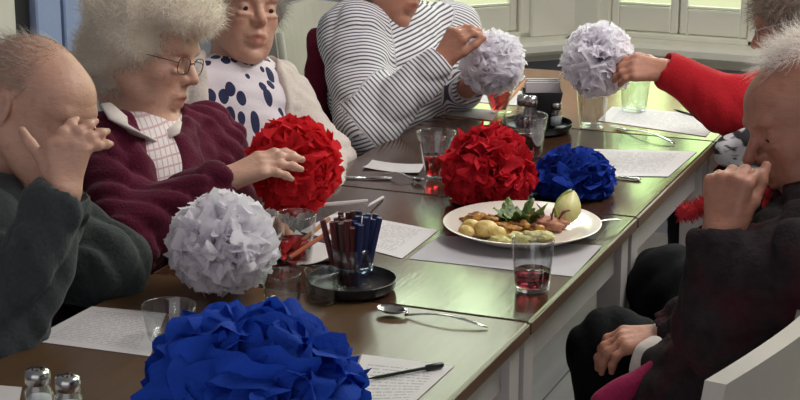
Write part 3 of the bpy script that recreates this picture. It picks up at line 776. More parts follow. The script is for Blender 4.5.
def surface_nets(G, lo, h):
    S = G < 0
    def sh(A, d): return A[d[0]:A.shape[0]-1+d[0], d[1]:A.shape[1]-1+d[1], d[2]:A.shape[2]-1+d[2]]
    cs = [(i, j, k) for i in (0, 1) for j in (0, 1) for k in (0, 1)]
    cnt = sum(sh(S, c).astype(np.int8) for c in cs)
    act = (cnt > 0) & (cnt < 8); idx = np.full(act.shape, -1, np.int64); I = np.argwhere(act); idx[act] = np.arange(len(I))
    acc = np.zeros((len(I), 3)); num = np.zeros(len(I))
    for a in cs:
        for ax in range(3):
            if a[ax]: continue
            b = list(a); b[ax] = 1
            ga = G[I[:, 0]+a[0], I[:, 1]+a[1], I[:, 2]+a[2]]; gb = G[I[:, 0]+b[0], I[:, 1]+b[1], I[:, 2]+b[2]]
            m = (ga < 0) != (gb < 0); t = np.where(m, ga/(ga-gb+1e-20), 0)
            p = np.array(a, float)[None].repeat(len(I), 0); p[:, ax] = t
            acc[m] += p[m]; num[m] += 1
    V = lo+h*(I+acc/num[:, None])
    F_ = []
    for ax in range(3):
        o1, o2 = (ax+1) % 3, (ax+2) % 3
        sl0 = [slice(None)]*3; sl1 = [slice(None)]*3; sl0[ax] = slice(0, -1); sl1[ax] = slice(1, None)
        A = S[tuple(sl0)]; B = S[tuple(sl1)]; E_ = np.argwhere(A != B)
        E_ = E_[(E_[:, o1] > 0) & (E_[:, o2] > 0) & (E_[:, o1] < S.shape[o1]-1) & (E_[:, o2] < S.shape[o2]-1)]
        flip = A[E_[:, 0], E_[:, 1], E_[:, 2]]
        def at(d1, d2): q = E_.copy(); q[:, o1] -= d1; q[:, o2] -= d2; return idx[q[:, 0], q[:, 1], q[:, 2]]
        quad = np.stack([at(1, 1), at(0, 1), at(0, 0), at(1, 0)], 1)
        quad[~flip] = quad[~flip][:, ::-1]; F_.append(quad)
    F_ = np.concatenate(F_)
    return V, F_[(F_ >= 0).all(1)]
def relax(V, Fq, it=1, lam=.5):
    e = np.concatenate([Fq[:, [0, 1]], Fq[:, [1, 2]], Fq[:, [2, 3]], Fq[:, [3, 0]]]); n = len(V)
    for _ in range(it):
        acc = np.zeros_like(V); c = np.bincount(e[:, 0], minlength=n)+np.bincount(e[:, 1], minlength=n)
        for k in range(3): acc[:, k] = np.bincount(e[:, 0], V[e[:, 1], k], n)+np.bincount(e[:, 1], V[e[:, 0], k], n)
        V = V*(1-lam)+lam*acc/np.maximum(c, 1)[:, None]
    return V
def fast_mesh(name, V, Fq, mat, parent=None, origin=None, attrs=None, holder=None):
    if holder is None: holder = parent
    if origin is None: origin = PL[parent.name] if parent is not None else np.array([V[:, 0].mean(), V[:, 1].mean(), V[:, 2].min()])
    me = bpy.data.meshes.new(name); me.vertices.add(len(V)); me.vertices.foreach_set('co', (V-origin).astype(np.float32).ravel())
    k = Fq.shape[1]
    me.loops.add(k*len(Fq)); me.loops.foreach_set('vertex_index', Fq.astype(np.int32).ravel())
    me.polygons.add(len(Fq)); me.polygons.foreach_set('loop_start', np.arange(0, k*len(Fq), k, dtype=np.int32))
    me.update(calc_edges=True); me.validate(); me.polygons.foreach_set('use_smooth', [True]*len(me.polygons))
    for an, av in (attrs or {}).items():
        at = me.attributes.new(an, 'FLOAT', 'POINT'); at.data.foreach_set('value', av.astype(np.float32))
    me.materials.append(mat); o = bpy.data.objects.new(name, me); COL.objects.link(o)
    if parent is not None: o.parent = parent; o.location = tuple(origin-PL[parent.name])
    else: o.location = tuple(origin)
    PL[o.name] = np.array(origin, float); return o
def cfold(seed, amp=.006, f=22, f2=55):
    rs = np.random.RandomState(seed); K = rs.randn(8, 3); K[:, 2] *= 1.5; K /= np.linalg.norm(K, axis=1)[:, None]; ph = rs.rand(8)*6.28; f = f*2.1; f2 = f2*1.7
    def fn(X, Y, Z):
        w = np.sin(f*.35*(K[0, 0]*X+K[0, 1]*Y+K[0, 2]*Z)+ph[0]); w2 = np.sin(f*.45*(K[6, 0]*X+K[6, 1]*Y+K[6, 2]*Z)+ph[6])
        r = 0
        for i in range(1, 4): r = r+(1-np.abs(np.sin(f*(.55+.25*i)*(K[i, 0]*X+K[i, 1]*Y+K[i, 2]*Z)+ph[i]+1.6*w)))**1.5*(.6+.4*w2*(-1)**i)
        g = np.sin(f2*(K[4, 0]*X+K[4, 1]*Y+K[4, 2]*Z)+ph[4]+2*w)*np.sin(f2*.6*(K[5, 0]*X+K[5, 1]*Y+K[5, 2]*Z)+ph[5]+w2)
        return 1.45*amp*(r*.95+g*.22-.35)
    return fn
def folds(seed, amp=.004, f=22, f2=55):
    rs = np.random.RandomState(seed); K = rs.randn(7, 3); K /= np.linalg.norm(K, axis=1)[:, None]; ph = rs.rand(7)*6.28
    def fn(X, Y, Z):
        w = .5*np.sin(f*.5*(K[0, 0]*X+K[0, 1]*Y+K[0, 2]*Z)+ph[0])
        r = 0
        for i in range(1, 4): r = r+np.sin(f*(.8+.35*i)*(K[i, 0]*X+K[i, 1]*Y+K[i, 2]*Z)+ph[i]+3*w)
        g = np.sin(f2*(K[4, 0]*X+K[4, 1]*Y+K[4, 2]*Z)+ph[4]+4*w)*np.sin(f2*.7*(K[5, 0]*X+K[5, 1]*Y+K[5, 2]*Z)+ph[5])
        return amp*(r*.45+g*.4)
    return fn
class Frame:                                                # local frame: f forward, l left, u up
    def __init__(s, c, fwd, up): s.c = np.array(c, float); s.f = nrm(fwd); s.l = nrm(np.cross(up, s.f)); s.u = np.cross(s.f, s.l); s.R = np.stack([s.f, s.l, s.u], 1)
    def __call__(s, f, l, u): return s.c+s.f*f+s.l*l+s.u*u
def head_prims(S, H, k=1.0, fem=0, nose=1.0, smile=0):
    p = lambda f, l, u: H(f*k, l*k, u*k)
    S.ell(p(-.020, 0, .038), np.array([.094, .074, .080])*k, H.R, .02)
    S.ell(p(.028, 0, -.028), np.array([.060, .060, .082])*k, H.R, .03)
    S.ell(p(.045, 0, .045), np.array([.045, .058, .045])*k, H.R, .03)
    for s in (-1, 1):
        S.cap(p(-.005, s*.058, -.040), p(.055, s*.026, -.092), .018*k, .017*k, .025)
        S.ell(p(.060, s*.036, -.022), np.array([.024, .022, .022])*k, H.R, .02)
        S.ell(p(.056, s*.030, -.060), np.array([.024, .020, .030])*k, H.R, .02)
    S.ell(p(.072, 0, -.100), np.array([.018, .020, .016])*k, H.R, .02)
    S.cap(p(.080, .034, .030), p(.080, -.034, .030), .012*k, None, .014)
    for s in (-1, 1): S.ell(p(.094, s*.032, .008), np.array([.014, .019, .012])*k, H.R, .012, '-')
    for s in (-1, 1):
        S.ell(p(.075, s*.031, .008), np.array([.0125, .0135, .0125])*k, H.R, .003)
        S.cap(p(.084, s*.046, -.008), p(.088, s*.018, -.010), .004*k, None, .008)
    S.cap(p(.084, 0, .018), p(.106*nose, 0, -.018), .007*k, .0105*k, .012)
    for s in (-1, 1): S.ell(p(.094, s*.011, -.023), np.array([.010, .008, .008])*k, H.R, .006)
    S.ell(p(.082, 0, -.052), np.array([.014, .026, .022])*k, H.R, .014)
    S.cap(p(.088, .018, -.053+smile), p(.094, 0, -.050), .0055*k, .006*k, .005); S.cap(p(.088, -.018, -.053+smile), p(.094, 0, -.050), .0055*k, .006*k, .005)
    S.cap(p(.085, .015, -.066+smile), p(.090, 0, -.067), .006*k, .007*k, .005); S.cap(p(.085, -.015, -.066+smile), p(.090, 0, -.067), .006*k, .007*k, .005)
    S.cap(p(.098, .022, -.0595+smile), p(.101, -.0, -.0590), .0028*k, None, .003, '-'); S.cap(p(.098, -.022, -.0595+smile), p(.101, 0, -.0590), .0028*k, None, .003, '-')
    for s in (-1, 1):                                       # cheek folds from nose to mouth corner
        S.cap(p(.100, s*.020, -.026), p(.090, s*.034, -.058), .003*k, .0025*k, .008, '-')
        S.ell(p(-.012, s*.076, .000), np.array([.019, .008, .034])*k, H.R, .006)
        S.ell(p(-.008, s*.085, .004), np.array([.010, .006, .020])*k, H.R, .005, '-')
def hand_prims(S, w, d, nv, side, curls, spread=(.20, .06, -.06, -.22), k=1.0, thumb=(.9, .25, .3), tdown=.35, thick=1.0, kk=.006):
    """w wrist; d towards the knuckles; nv out of the back of the hand; side +1 when the thumb lies on d x nv"""
    d = nrm(d); sd = nrm(np.cross(d, nv))*side; nv = nrm(np.cross(sd, d))*1.0
    if nv @ np.cross(np.cross(d, nv), d) < 0: nv = -nv
    back = nrm(np.cross(np.cross(d, nv), d))
    P_ = lambda x, y, z: w+(d*x+sd*y+back*z)*k
    return _hand(S, P_, d, sd, back, curls, spread, k, thumb, tdown, kk)
def hand(S, w, d, back, thumbdir, curls, spread=(.20, .06, -.06, -.22), k=1.0, thumb=(.75, .25, .3), tdown=.35, kk=.006):
    d = nrm(d); back = nrm(back-d*(back @ d)); sd = np.cross(d, back); sd = sd if sd @ thumbdir > 0 else -sd
    P_ = lambda x, y, z: w+(d*x+sd*y+back*z)*k
    tips = []
    S.cap(P_(-.02, 0, 0), P_(.012, 0, 0), .024*k, .024*k, .012, flat=.72, fdir=back)
    for y0, y1 in ((.014, .030), (.006, .011), (-.006, -.010), (-.014, -.029)):
        S.cap(P_(.012, y0, 0), P_(.086-abs(y1)*.25, y1, .001), .0150*k, .0112*k, .012)
    S.ell(P_(.030, .020, -.010), np.array([.030, .014, .014])*k, np.stack([d, sd, back], 1), .012)
    lens = (.070, .078, .072, .056); rr = (.0096, .0098, .0092, .0080)
    for i, y in enumerate((.030, .0105, -.0095, -.028)):
        a = spread[i]; cd = d*math.cos(a)+sd*math.sin(a); q = P_(.088-abs(y)*.25, y, .001); ang = 0; r = rr[i]*k
        for j, fr in enumerate((.44, .31, .25)):
            ang += curls[i][j]; v = cd*math.cos(ang)-back*math.sin(ang); e = q+v*lens[i]*fr*k
            S.cap(q, e, r*(1-.10*j), r*(1-.10*(j+1)), kk if j else .008)
            if j < 2: S.ell(e+nrm(back*math.cos(ang)+cd*math.sin(ang))*r*.14, np.array([r*.95]*3), None, .004)
            q = e
        tips.append(q)
    td = d*math.cos(thumb[0])+sd*math.sin(thumb[0])-back*tdown; td = nrm(td); q = P_(.018, .018, -.006); r = .0135*k
    inw = nrm(d-sd*.6-back*.5)
    for j, L in enumerate((.044, .033, .027)):
        t_ = nrm(td+inw*(0 if j == 0 else thumb[j]*(1.6 if j == 2 else 1))); e = q+t_*L*k
        S.cap(q, e, r*(1-.14*j), r*(1-.14*(j+1)), .010 if j == 0 else .005); q = e
    tips.append(q); return tips
def strands(name, V0, Nrm, mat, parent, n, L, curl, width, seed, grav=.0, flow=None, seg=7, lift=.5, curlf=2.2):
    """many fine curved ribbons rooted on the points V0: soft hair"""
    rs = np.random.RandomState(seed); idx = rs.randint(0, len(V0), n); vs = np.empty((n, seg+1, 2, 3)); 
    p = V0[idx].copy(); nn = Nrm[idx]; 
    t = np.cross(nn, rs.randn(n, 3)); t /= np.linalg.norm(t, axis=1)[:, None]+1e-9
    fl = flow(p) if flow is not None else np.zeros_like(p)
    d = nn*lift+t*(1-lift)*.6+fl; d /= np.linalg.norm(d, axis=1)[:, None]
    b = np.cross(d, nn+rs.randn(n, 3)*.2); b /= np.linalg.norm(b, axis=1)[:, None]+1e-9
    ll = L*(.5+.8*rs.rand(n))/seg; ph = rs.rand(n)*6.28; cs = curl*(.4+rs.rand(n)); 
    for k in range(seg+1):
        w_ = width*(1-.8*k/seg)
        vs[:, k, 0] = p-b*w_; vs[:, k, 1] = p+b*w_
        d = d+t*(cs*np.sin(ph+k*curlf))[:, None]+b*(cs*np.cos(ph+k*curlf))[:, None]*.6+fl*.15; d[:, 2] -= grav
        d /= np.linalg.norm(d, axis=1)[:, None]; p = p+d*ll[:, None]
    V = vs.reshape(-1, 3); o = (np.arange(n)*(seg+1)*2)[:, None]; k = (np.arange(seg)*2)[None]
    Q = np.stack([o+k, o+k+1, o+k+3, o+k+2], 2).reshape(-1, 4)
    return V, Q
def vnormals(V, Q):
    fn = np.cross(V[Q[:, 2]]-V[Q[:, 0]], V[Q[:, 3]]-V[Q[:, 1]]); N = np.zeros_like(V)
    for j in range(4):
        for k in range(3): N[:, k] += np.bincount(Q[:, j], fn[:, k], len(V))
    return N/(np.linalg.norm(N, axis=1)[:, None]+1e-12)
def hair_obj(S, h, H, mat, parent, n, L, curl, width, seed, noise=None, sel=None, clip=None, shell=True, **k):
    V, Q = S.mesh(h, noise, clip); V = relax(V, Q, 1); N = vnormals(V, Q)
    m = np.ones(len(V), bool) if sel is None else sel(V)
    SV, SQ = strands('x', V[m], N[m], mat, parent, n, L, curl, width, seed, **k)
    if shell: SQ = np.concatenate([Q, SQ+len(V)]); SV = np.concatenate([V, SV])
    return fast_mesh('hair', SV, SQ, mat, parent)
def hairmat(name, a, b, rough=.55):
    t = NT(name); v = t.coord(); n = t.noise(v, 70, 4, .7)
    t.col(t.mixc(n, a, b)); t.set(Roughness=rough); t.b.inputs['Specular IOR Level'].default_value = .3
    t.bump(t.noise(t.coord(scale=(1, 1, .4)), 150, 4), .003)
    tl = t.add('ShaderNodeBsdfTranslucent'); tl.inputs[0].default_value = b; mx = t.add('ShaderNodeMixShader'); mx.inputs[0].default_value = .2
    t.l.new(t.b.outputs[0], mx.inputs[1]); t.l.new(tl.outputs[0], mx.inputs[2]); t.l.new(mx.outputs[0], t.out.inputs[0]); return t.m

def lower_body(S, pel, fdir, sdir, knee_y=.40, r=.075, foot=.0):
    """thighs, shins for a seated figure; pel: pelvis centre; fdir: the way the lap points"""
    for s in (-1, 1):
        hp = pel+sdir*s*.085-ZZ*.02; kn = hp+fdir*.40+sdir*s*.03+ZZ*.02; an = np.array([kn[0], kn[1], 0])-fdir*(.02+foot)+ZZ*.09
        S.cap(hp, kn, r+.012, r-.012, .05); S.cap(kn, an, r-.014, r-.034, .03)
def shoes_of(pel, fdir, sdir, mat, parent, foot=.0):
    for s in (-1, 1):
        hp = pel+sdir*s*.085; kn = hp+fdir*.40+sdir*s*.03; an = np.array([kn[0], kn[1], 0])-fdir*(.02+foot)
        q = SDF(); q.cap(an+ZZ*.045, an+fdir*.13+ZZ*.032, .042, .036, .02, flat=.8, fdir=ZZ); q.cap(an+ZZ*.10, an+ZZ*.05, .038, .042, .02)
        V, Q = q.mesh(.006, None, [(an+ZZ*.002, -ZZ)]); fast_mesh('shoe', V, Q, mat, parent)

class Person:
    def __init__(s, label, head, hf, hu, chest, pel, tf, sh, skinmat, k=1.0, neck=None, fem=0, nose=1.0, smile=0, chestr=(.105, .165, .17), bellyr=(.125, .165, .16)):
        s.label = label; s.H = Frame(head, hf, hu); s.k = k; s.chest = np.array(chest); s.pel = np.array(pel)
        s.tf = nrm(tf); s.ts = nrm(np.cross(ZZ, s.tf)); s.shL, s.shR = sh            # +ts is the person's left
        s.body = SDF(); head_prims(s.body, s.H, k, fem, nose, smile)
        s.neck = (s.shL+s.shR)/2+ZZ*.02-s.tf*.01 if neck is None else neck
        s.body.cap(s.H(-.035, 0, -.055), s.neck, .050*k, .058*k, .02)
        s.T = Frame(s.chest, s.tf, nrm(s.neck-s.pel))
        s.tors = SDF(); s.tors.ell(s.chest, chestr, s.T.R, .05); s.tors.cap(s.shL, s.neck, .050, .055, .05); s.tors.cap(s.shR, s.neck, .050, .055, .05)
        s.tors.ell(s.chest*.42+s.pel*.58, bellyr, s.T.R, .06); s.tors.ell(s.pel, (.125, .165, .12), s.T.R, .05)
        for q in s.tors.grown(-.012).p: s.body.p.append(q)
        s.lower = SDF(); lower_body(s.lower, s.pel, s.tf, s.ts)
        for q in s.lower.grown(-.012).p: s.body.p.append(q)
        s.arms = []
    def arm(s, sh, el, wr, r=(.050, .042, .028), slv=1.0, g=.012, slack=.0, cuff=.92):
        """bare arm in the body; sleeve capsules remembered for the garment"""
        sh, el, wr = map(np.array, (sh, el, wr))
        s.body.cap(sh, el, r[0]-.006, r[1]-.004, .02); s.body.cap(el, wr, r[1]-.004, r[2], .015)
        s.arms.append((sh, el, wr, r)); return s
    def finish(s, h=.0035, tint=None):
        V, Q = s.body.mesh(h); V = relax(V, Q, 1, .3)
        H = s.H; L = (V-H.c) @ H.R/s.k; f, l, u = L.T
        near = (np.abs(f) < .2) & (np.abs(u) < .15)
        t = np.zeros(len(V))
        lip = np.exp(-(((f-.092)/.016)**2+(l/.021)**2+((u+.059)/.0095)**2)**2); t += .85*lip*near
        for sg in (-1, 1): t += .35*np.exp(-(((f-.070)/.03)**2+((l-sg*.040)/.02)**2+((u+.025)/.02)**2))*near
        t += .45*np.exp(-(((f-.108)/.016)**2+(l/.014)**2+((u+.02)/.014)**2))*near
        if tint is not None: t += tint(V, L)
        s.obj = fast_mesh('person', V, Q, s.skin, None, origin=np.array([s.pel[0], s.pel[1], 0]), attrs={'tint': np.clip(t, 0, 1)})
        tag(s.obj, s.label, 'person', 'people around the tables')
        # eyeballs only where lids are open
        return s.obj
    def clothes(s, name, mat, g=.014, sleeves=True, sleeve_to=.93, neck_r=.066, neck_up=0.0, noise=None, cuts=(), h=.0055, fold_k=.012, extra=None, cuff=True, to_lap=True, uaxis=None, hem=None, sl_g=.012, clip=None):
        S = SDF(); S.p += s.tors.grown(g).p
        if sleeves:
            for sh, el, wr, r in s.arms:
                S.cap(sh, el, r[0]+sl_g, r[1]+sl_g+.004, .04); e = el+(wr-el)*sleeve_to; S.cap(el, e, r[1]+sl_g+.002, r[2]+sl_g+.004, .02)
                if cuff: S.cap(el+(wr-el)*(sleeve_to-.10), e, r[2]+sl_g+.001, r[2]+sl_g+.001, .006)
        if extra: extra(S)
        S.p.append(('n',)+(None,)*5+('n',)+(None,)*3)
        nk = s.neck+nrm(s.H(-.035, 0, -.055)-s.neck)*neck_up
        if neck_r: S.cap(nk+nrm(s.H(-.03, 0, -.05)-s.neck)*.02+s.tf*.008, s.H(-.02, 0, -.02), neck_r, neck_r+.02, .008, '-')
        if sleeves:
            for sh, el, wr, r in s.arms:
                e = el+(wr-el)*(sleeve_to+.0); dd = nrm(wr-el); S.cap(e+dd*(r[2]+.012), e+dd*.12, r[2]+.010, r[2]+.03, .004, '-')
        for c in cuts: S.p.append(c)
        V, Q = S.mesh(h, noise or cfold(len(name), .005), clip); V = relax(V, Q, 1, .4)
        u = V @ (uaxis if uaxis is not None else nrm(s.neck-s.pel))
        for sh, el, wr, r in s.arms:
            for a, b, off in ((sh, el, 0), (el, wr, np.linalg.norm(el-sh))):
                ba = b-a; L2 = ba @ ba; t = ((V-a) @ ba)/L2; tc_ = np.clip(t, 0, 1.15)
                dd = np.linalg.norm(V-a-tc_[:, None]*ba, axis=1)-(r[0] if off == 0 else r[1])-.03
                m = (dd < 0) & (t > (-.30 if off == 0 else -.05)) & (t < 1.2)
                if off: m = m & (dd < .0)
                u = np.where(m, off+t*math.sqrt(L2)+.3, u)
        return fast_mesh(name, V, Q, mat, s.obj, attrs={'u': u})
S_FAIR = skin('fair_skin', srgb(222, 178, 156)); S_TAN = skin('ruddy_skin', srgb(212, 166, 144)); S_BROWN = skin('deep_ruddy_skin', srgb(184, 130, 108))
class _N: pass
def cut_e(c, r, R=None, k=.006): return ('e', np.array(c, float), np.array(r, float), np.eye(3) if R is None else R, None, k, '-', None, None, 0)
def cut_c(a, b, ra, rb, k=.006): return ('c', np.array(a, float), np.array(b, float), ra, rb, k, '-', None, None, 0)
def eyes(P_, look=0.0, lids=.5):
    H = P_.H; k = P_.k
    for s in (-1, 1):
        mb = MB(); c = H(.0752*k, s*.031*k, .0055*k); mb.lathe([(.0001, -.0117), (.006, -.010), (.0105, -.005), (.0118, 0), (.0105, .005), (.006, .0101), (.0001, .0117)], c, 16, H.f)
        e = mb.build('eye', EYE, P_.obj, True)
        mb = MB(); g = nrm(H.f-H.u*look); mb.lathe([(.0001, .0119), (.0035, .0116), (.0056, .0104), (.0058, .0098)], c+g*.0006, 16, g); mb.build('iris', IRIS, e, True)
EYE = plain('eye_white', srgb(214, 204, 198), .25, var=.02); IRIS = plain('dark_iris', srgb(52, 44, 40), .2, var=.1)
def spectacles(P_, mat, w=.024, hgt=.0155, df=.097, u0=.004, r=.0010, rimless=False):
    H = P_.H; k = P_.k; root = empty('glasses_', H(df*k, 0, u0*k)) if False else None
    mb = MB(); R_ = [H]
    def P3(f, l, u): return H(f*k, l*k, u*k)
    rim = MB()
    for s in (-1, 1):
        pts = []
        for i in range(21):
            t = 2*math.pi*i/20; x = math.copysign(abs(math.cos(t))**.7, math.cos(t)); y = math.copysign(abs(math.sin(t))**.8, math.sin(t))
            pts.append(P3(df-.10*abs(w*x)*(1 if x*s > 0 else 0), s*.033+w*x, u0+hgt*y))
        rim.tube(pts, r, 6, caps=False)
    rim.tube([P3(df, .010, u0+.004), P3(df+.003, 0, u0+.007), P3(df, -.010, u0+.004)], r, 6)
    for s in (-1, 1): rim.tube([P3(df-.003, s*.057, u0+.005), P3(df-.012, s*.070, u0+.006), P3(.02, s*.079, u0+.006), P3(-.015, s*.080, u0+.008), P3(-.03, s*.078, u0-.012)], r, 6)
    o = rim.build('spectacles', mat, None, True)
    tag(o, P_.glab, 'glasses')
    lm = MB()
    for s in (-1, 1):
        lm.lathe([(.0001, .0), (.018, -.0005), (.018, -.0013), (.0001, -.0008)], P3(df, s*.033, u0), 20, H.f)
        lm.build('lens', PANE2, o, True, origin=PL[o.name]); lm = MB()
    return o
PANE2 = thin_glass('lens_glass', (.96, .96, .96, 1), 1.12)

#@@P1
# --- man on the near left, head in hand, grey fleece
hc = W(36, 111, 3.04); f1 = D(.84, -.46, -.42)
shR = W(-20, 225, 3.00); shL = W(-6, 185, 3.28)
p1 = Person('bald older man resting his face in one hand, dark grey fleece', hc, f1, D(-.02, 1, -.05), W(-35, 270, 3.12), T(-120, 420, .53)*np.array([1, 1, 0])+np.array([-.05, .32, .53]), np.array([1, -.12, 0]), (shL, shR), None, neck=W(0, 190, 3.13), k=1.02)
p1.skin = S_TAN
elR = W(4, 335, 2.88); wrR = W(62, 194, 2.86)
elL = W(108, 268, 3.13); wrL = W(20, 262, 3.20)
p1.arm(shR, elR, wrR, (.060, .052, .030)); 
p1.arm(shL, elL, wrL, (.056, .048, .030))
hd = nrm(W(72, 148, 2.90)-wrR)
hand(p1.body, wrR, D(.12, 1, .05), D(.12, .0, -1), D(-1, .2, 0), [(.10, .38, .25), (.14, .40, .25), (.18, .42, .28), (.22, .45, .3)], spread=(-.62, -.80, -1.0, -1.2), k=.93, thumb=(.55, -.25, -.1), tdown=.05)
hand(p1.body, wrL, D(-1, 0, .3), D(0, 1, -.3), D(0, 0, 1), [(.5, .5, .3)]*4, k=1.0)
p1.finish()
gm = fabric('dark_grey_fleece', srgb(38, 42, 44), 150, .3, .002, c2=srgb(82, 88, 88), sheen=.12)
p1.clothes('fleece_jacket', gm, .02, sleeve_to=.90, neck_r=.070, noise=cfold(3, .0095, 20, 64), sl_g=.020)
H = p1.H
hs = SDF(); hs.ell(H(-.022, 0, .038), (.0985, .0795, .084), H.R, .01); hs.ell(H(-.060, 0, -.02), (.05, .066, .06), H.R, .02)
hm = hairmat('thin_grey_hair', srgb(158, 132, 110), srgb(206, 186, 166))
def bald(V):
    L = (V-H.c) @ H.R; return (L[:, 0] < .02) & (L[:, 2] > -.075) & ~((L[:, 0] > -.035) & (L[:, 2] < .03))
hair_obj(hs, .006, H, hm, p1.obj, 4200, .018, .25, .0005, 4, sel=bald, shell=False, lift=.15, grav=.05, flow=lambda p: np.tile(-H.f*.7-H.u*.4, (len(p), 1)))
def wisps(V):
    L = (V-H.c) @ H.R; return (L[:, 2] > .05) & (L[:, 0] < .06)
V, Q = hs.mesh(.006); N = vnormals(V, Q); mw = wisps(V); SV, SQ = strands('w', V[mw], N[mw], hm, None, 700, .03, .2, .0004, 9, lift=.15, flow=lambda p: np.tile(-H.f, (len(p), 1))); fast_mesh('hair_wisps', SV, SQ, hairmat('white_wisps', srgb(190, 176, 160), srgb(216, 206, 194)), p1.obj)
trs = fabric('dark_trousers', srgb(36, 38, 46), 150, .25)
def trousers(P_, mat, noise=None, shoe=None):
    S = P_.lower.grown(.004); V, Q = S.mesh(.009, noise or cfold(11, .006, 18, 40)); V = relax(V, Q, 1); fast_mesh('trousers', V, Q, mat, P_.obj)
    shoes_of(P_.pel, P_.tf, P_.ts, shoe or MT['black'], P_.obj)
trousers(p1, trs)
#@@P2
# --- woman in the maroon cardigan with white curly hair and glasses
hc = W(143, 56, 3.52); f2 = D(.93, -.26, -.26)
shR = W(108, 156, 3.40); shL = W(206, 142, 3.64)
p2 = Person('woman with fluffy white hair in maroon cardigan touching a red pom-pom', hc, f2, D(.22, .95, -.1), W(150, 206, 3.52), np.array([-1.95, 3.08, .53]), np.array([1, .08, 0]), (shL, shR), None, neck=W(142, 140, 3.54), k=1.08)
p2.skin = S_FAIR
elR = W(128, 236, 3.28); wrR = W(222, 182, 3.33); elL = W(228, 212, 3.60); wrL = W(232, 232, 3.46)
p2.arm(shR, elR, wrR, (.056, .048, .027)); p2.arm(shL, elL, wrL, (.052, .044, .026))
hand(p2.body, wrR, D(1, .42, .0), D(-.3, .8, -.6), D(.2, .5, 1), [(.25, .25, .15), (.2, .3, .2), (.3, .3, .2), (.4, .35, .2)], spread=(.1, 0, -.06, -.15), k=.98)
hand(p2.body, wrL, D(1, .1, -.3), D(0, .8, .6), D(0, .6, -1), [(.4, .5, .3)]*4, k=.95)
p2.glab = 'thin dark glasses worn by the white-haired woman in maroon'
p2.finish()
check = garment('pink_checked_cotton', 'check'); marm = fabric('maroon_knit', srgb(60, 14, 34), 190, .35, .002, c2=srgb(112, 34, 62), sheen=.1)
p2.clothes('checked_shirt', check, .006, sleeves=False, neck_r=.058, noise=cfold(5, .002), h=.006)
Tf = p2.T; 
fv = W(168, 160, dep(p2.chest)-.02)
cg2 = p2.clothes('cardigan', marm, .018, sleeve_to=.93, neck_r=.078, noise=cfold(6, .0085, 22, 74), sl_g=.018,
    cuts=[cut_c(W(150, 100, 3.44), W(186, 205, 3.36), .044, .038, .010), cut_c(W(168, 104, 3.50), W(180, 116, 3.46), .040, .034, .010)])
def surf(obj, px, py, off=0.0, rad=5):
    me = obj.data; n = len(me.vertices); a = np.empty(n*3, np.float32); me.vertices.foreach_get('co', a); V = a.reshape(-1, 3)+PL[obj.name]
    v = V-O; d = v @ FW; x = 400+F*(v @ CR)/d; y = 200-F*(v @ UP)/d; m = (np.hypot(x-px, y-py) < rad)
    return W(px, py, (d[m].min() if m.any() else 3.4)-off)
def collar(P_, mat, pts_list, w=.02, name='collar', th=.25):
    mb = MB()
    for pts in pts_list:
        pts = [np.array(p) for p in pts]; mb.tube(pts, [w*.6]+[w]*(len(pts)-2)+[w*.25], 10, th, hint=P_.tf if False else (0, 0, 1))
    return mb.build(name, mat, P_.obj, True)
cream = fabric('cream_cotton', srgb(222, 212, 206), 200, .1)
collar(p2, cream, [[surf(cg2, 106, 104, .0), surf(cg2, 118, 118, .004), surf(cg2, 134, 132, .006), surf(cg2, 152, 142, .006), surf(cg2, 160, 152, .004)]], .020, 'collar', .25)
collar(p2, cream, [[surf(cg2, 162, 140, .004), surf(cg2, 172, 132, .004), surf(cg2, 180, 122, .002)]], .018, 'collar', .3)
H2 = p2.H
hs = SDF(); hs.ell(H2(-.022, 0, .062), (.100, .108, .092), H2.R, .02); hs.ell(H2(-.045, 0, -.01), (.070, .100, .078), H2.R, .03)
hs.ell(H2(.055, 0, .098), (.078, .085, .046), H2.R, .02)
for s in (-1, 1): hs.ell(H2(-.010, s*.076, .030), (.045, .032, .055), H2.R, .02)
hs.ell(H2(.115, 0, -.02), (.070, .052, .098), H2.R, .02, '-')
rs_ = np.random.RandomState(8)
whair = hairmat('white_curly_hair', srgb(236, 222, 200), srgb(255, 250, 240))
hair_obj(hs, .006, H2, whair, p2.obj, 22000, .026, .75, .0005, 5, noise=folds(21, .009, 60, 130), lift=.35, curlf=1.0)
spectacles(p2, MT['black'])
trousers(p2, trs)
#@@P3
# --- woman behind with the leaf-print blouse and cream cardigan
hc = W(242, 10, 4.04); f3 = D(.50, -.12, -.86)
shR = W(190, 90, 3.98); shL = W(272, 96, 4.16)
p3 = Person('woman in white blouse with navy leaf print and cream cardigan', hc, f3, D(.05, 1, .0), W(245, 140, 4.08), np.array([-2.02, 3.62, .53]), np.array([1, -.25, 0]), (shL, shR), None, neck=W(236, 78, 4.08), k=1.0)
p3.skin = S_TAN
elR = W(196, 175, 3.88); wrR = W(250, 192, 3.78); elL = W(325, 160, 4.05); wrL = W(322, 190, 3.80)
p3.arm(shR, elR, wrR, (.052, .046, .026)); p3.arm(shL, elL, wrL, (.052, .044, .026))
hand(p3.body, wrR, D(1, -.1, -.3), D(0, 1, -.3), D(0, .2, 1), [(.3, .3, .2)]*4, k=.95)
hand(p3.body, wrL, D(-.8, -.2, -.6), D(0, 1, 0), D(0, .2, 1), [(.3, .3, .2)]*4, k=.95)
p3.finish(); eyes(p3, .25)
leaf = garment('leaf_print_cotton', 'leaf'); crm = fabric('cream_knit', srgb(200, 186, 176), 170, .2, .002, c2=srgb(232, 220, 212))
p3.clothes('blouse', leaf, .010, sleeves=False, neck_r=.060, noise=cfold(9, .003), h=.006)
p3.clothes('cardigan', crm, .022, sleeve_to=.93, neck_r=.085, noise=cfold(10, .006, 20, 70), sl_g=.018,
    cuts=[cut_c(W(248, 50, 3.98), W(258, 200, 3.90), .095, .112, .010)])
H3 = p3.H
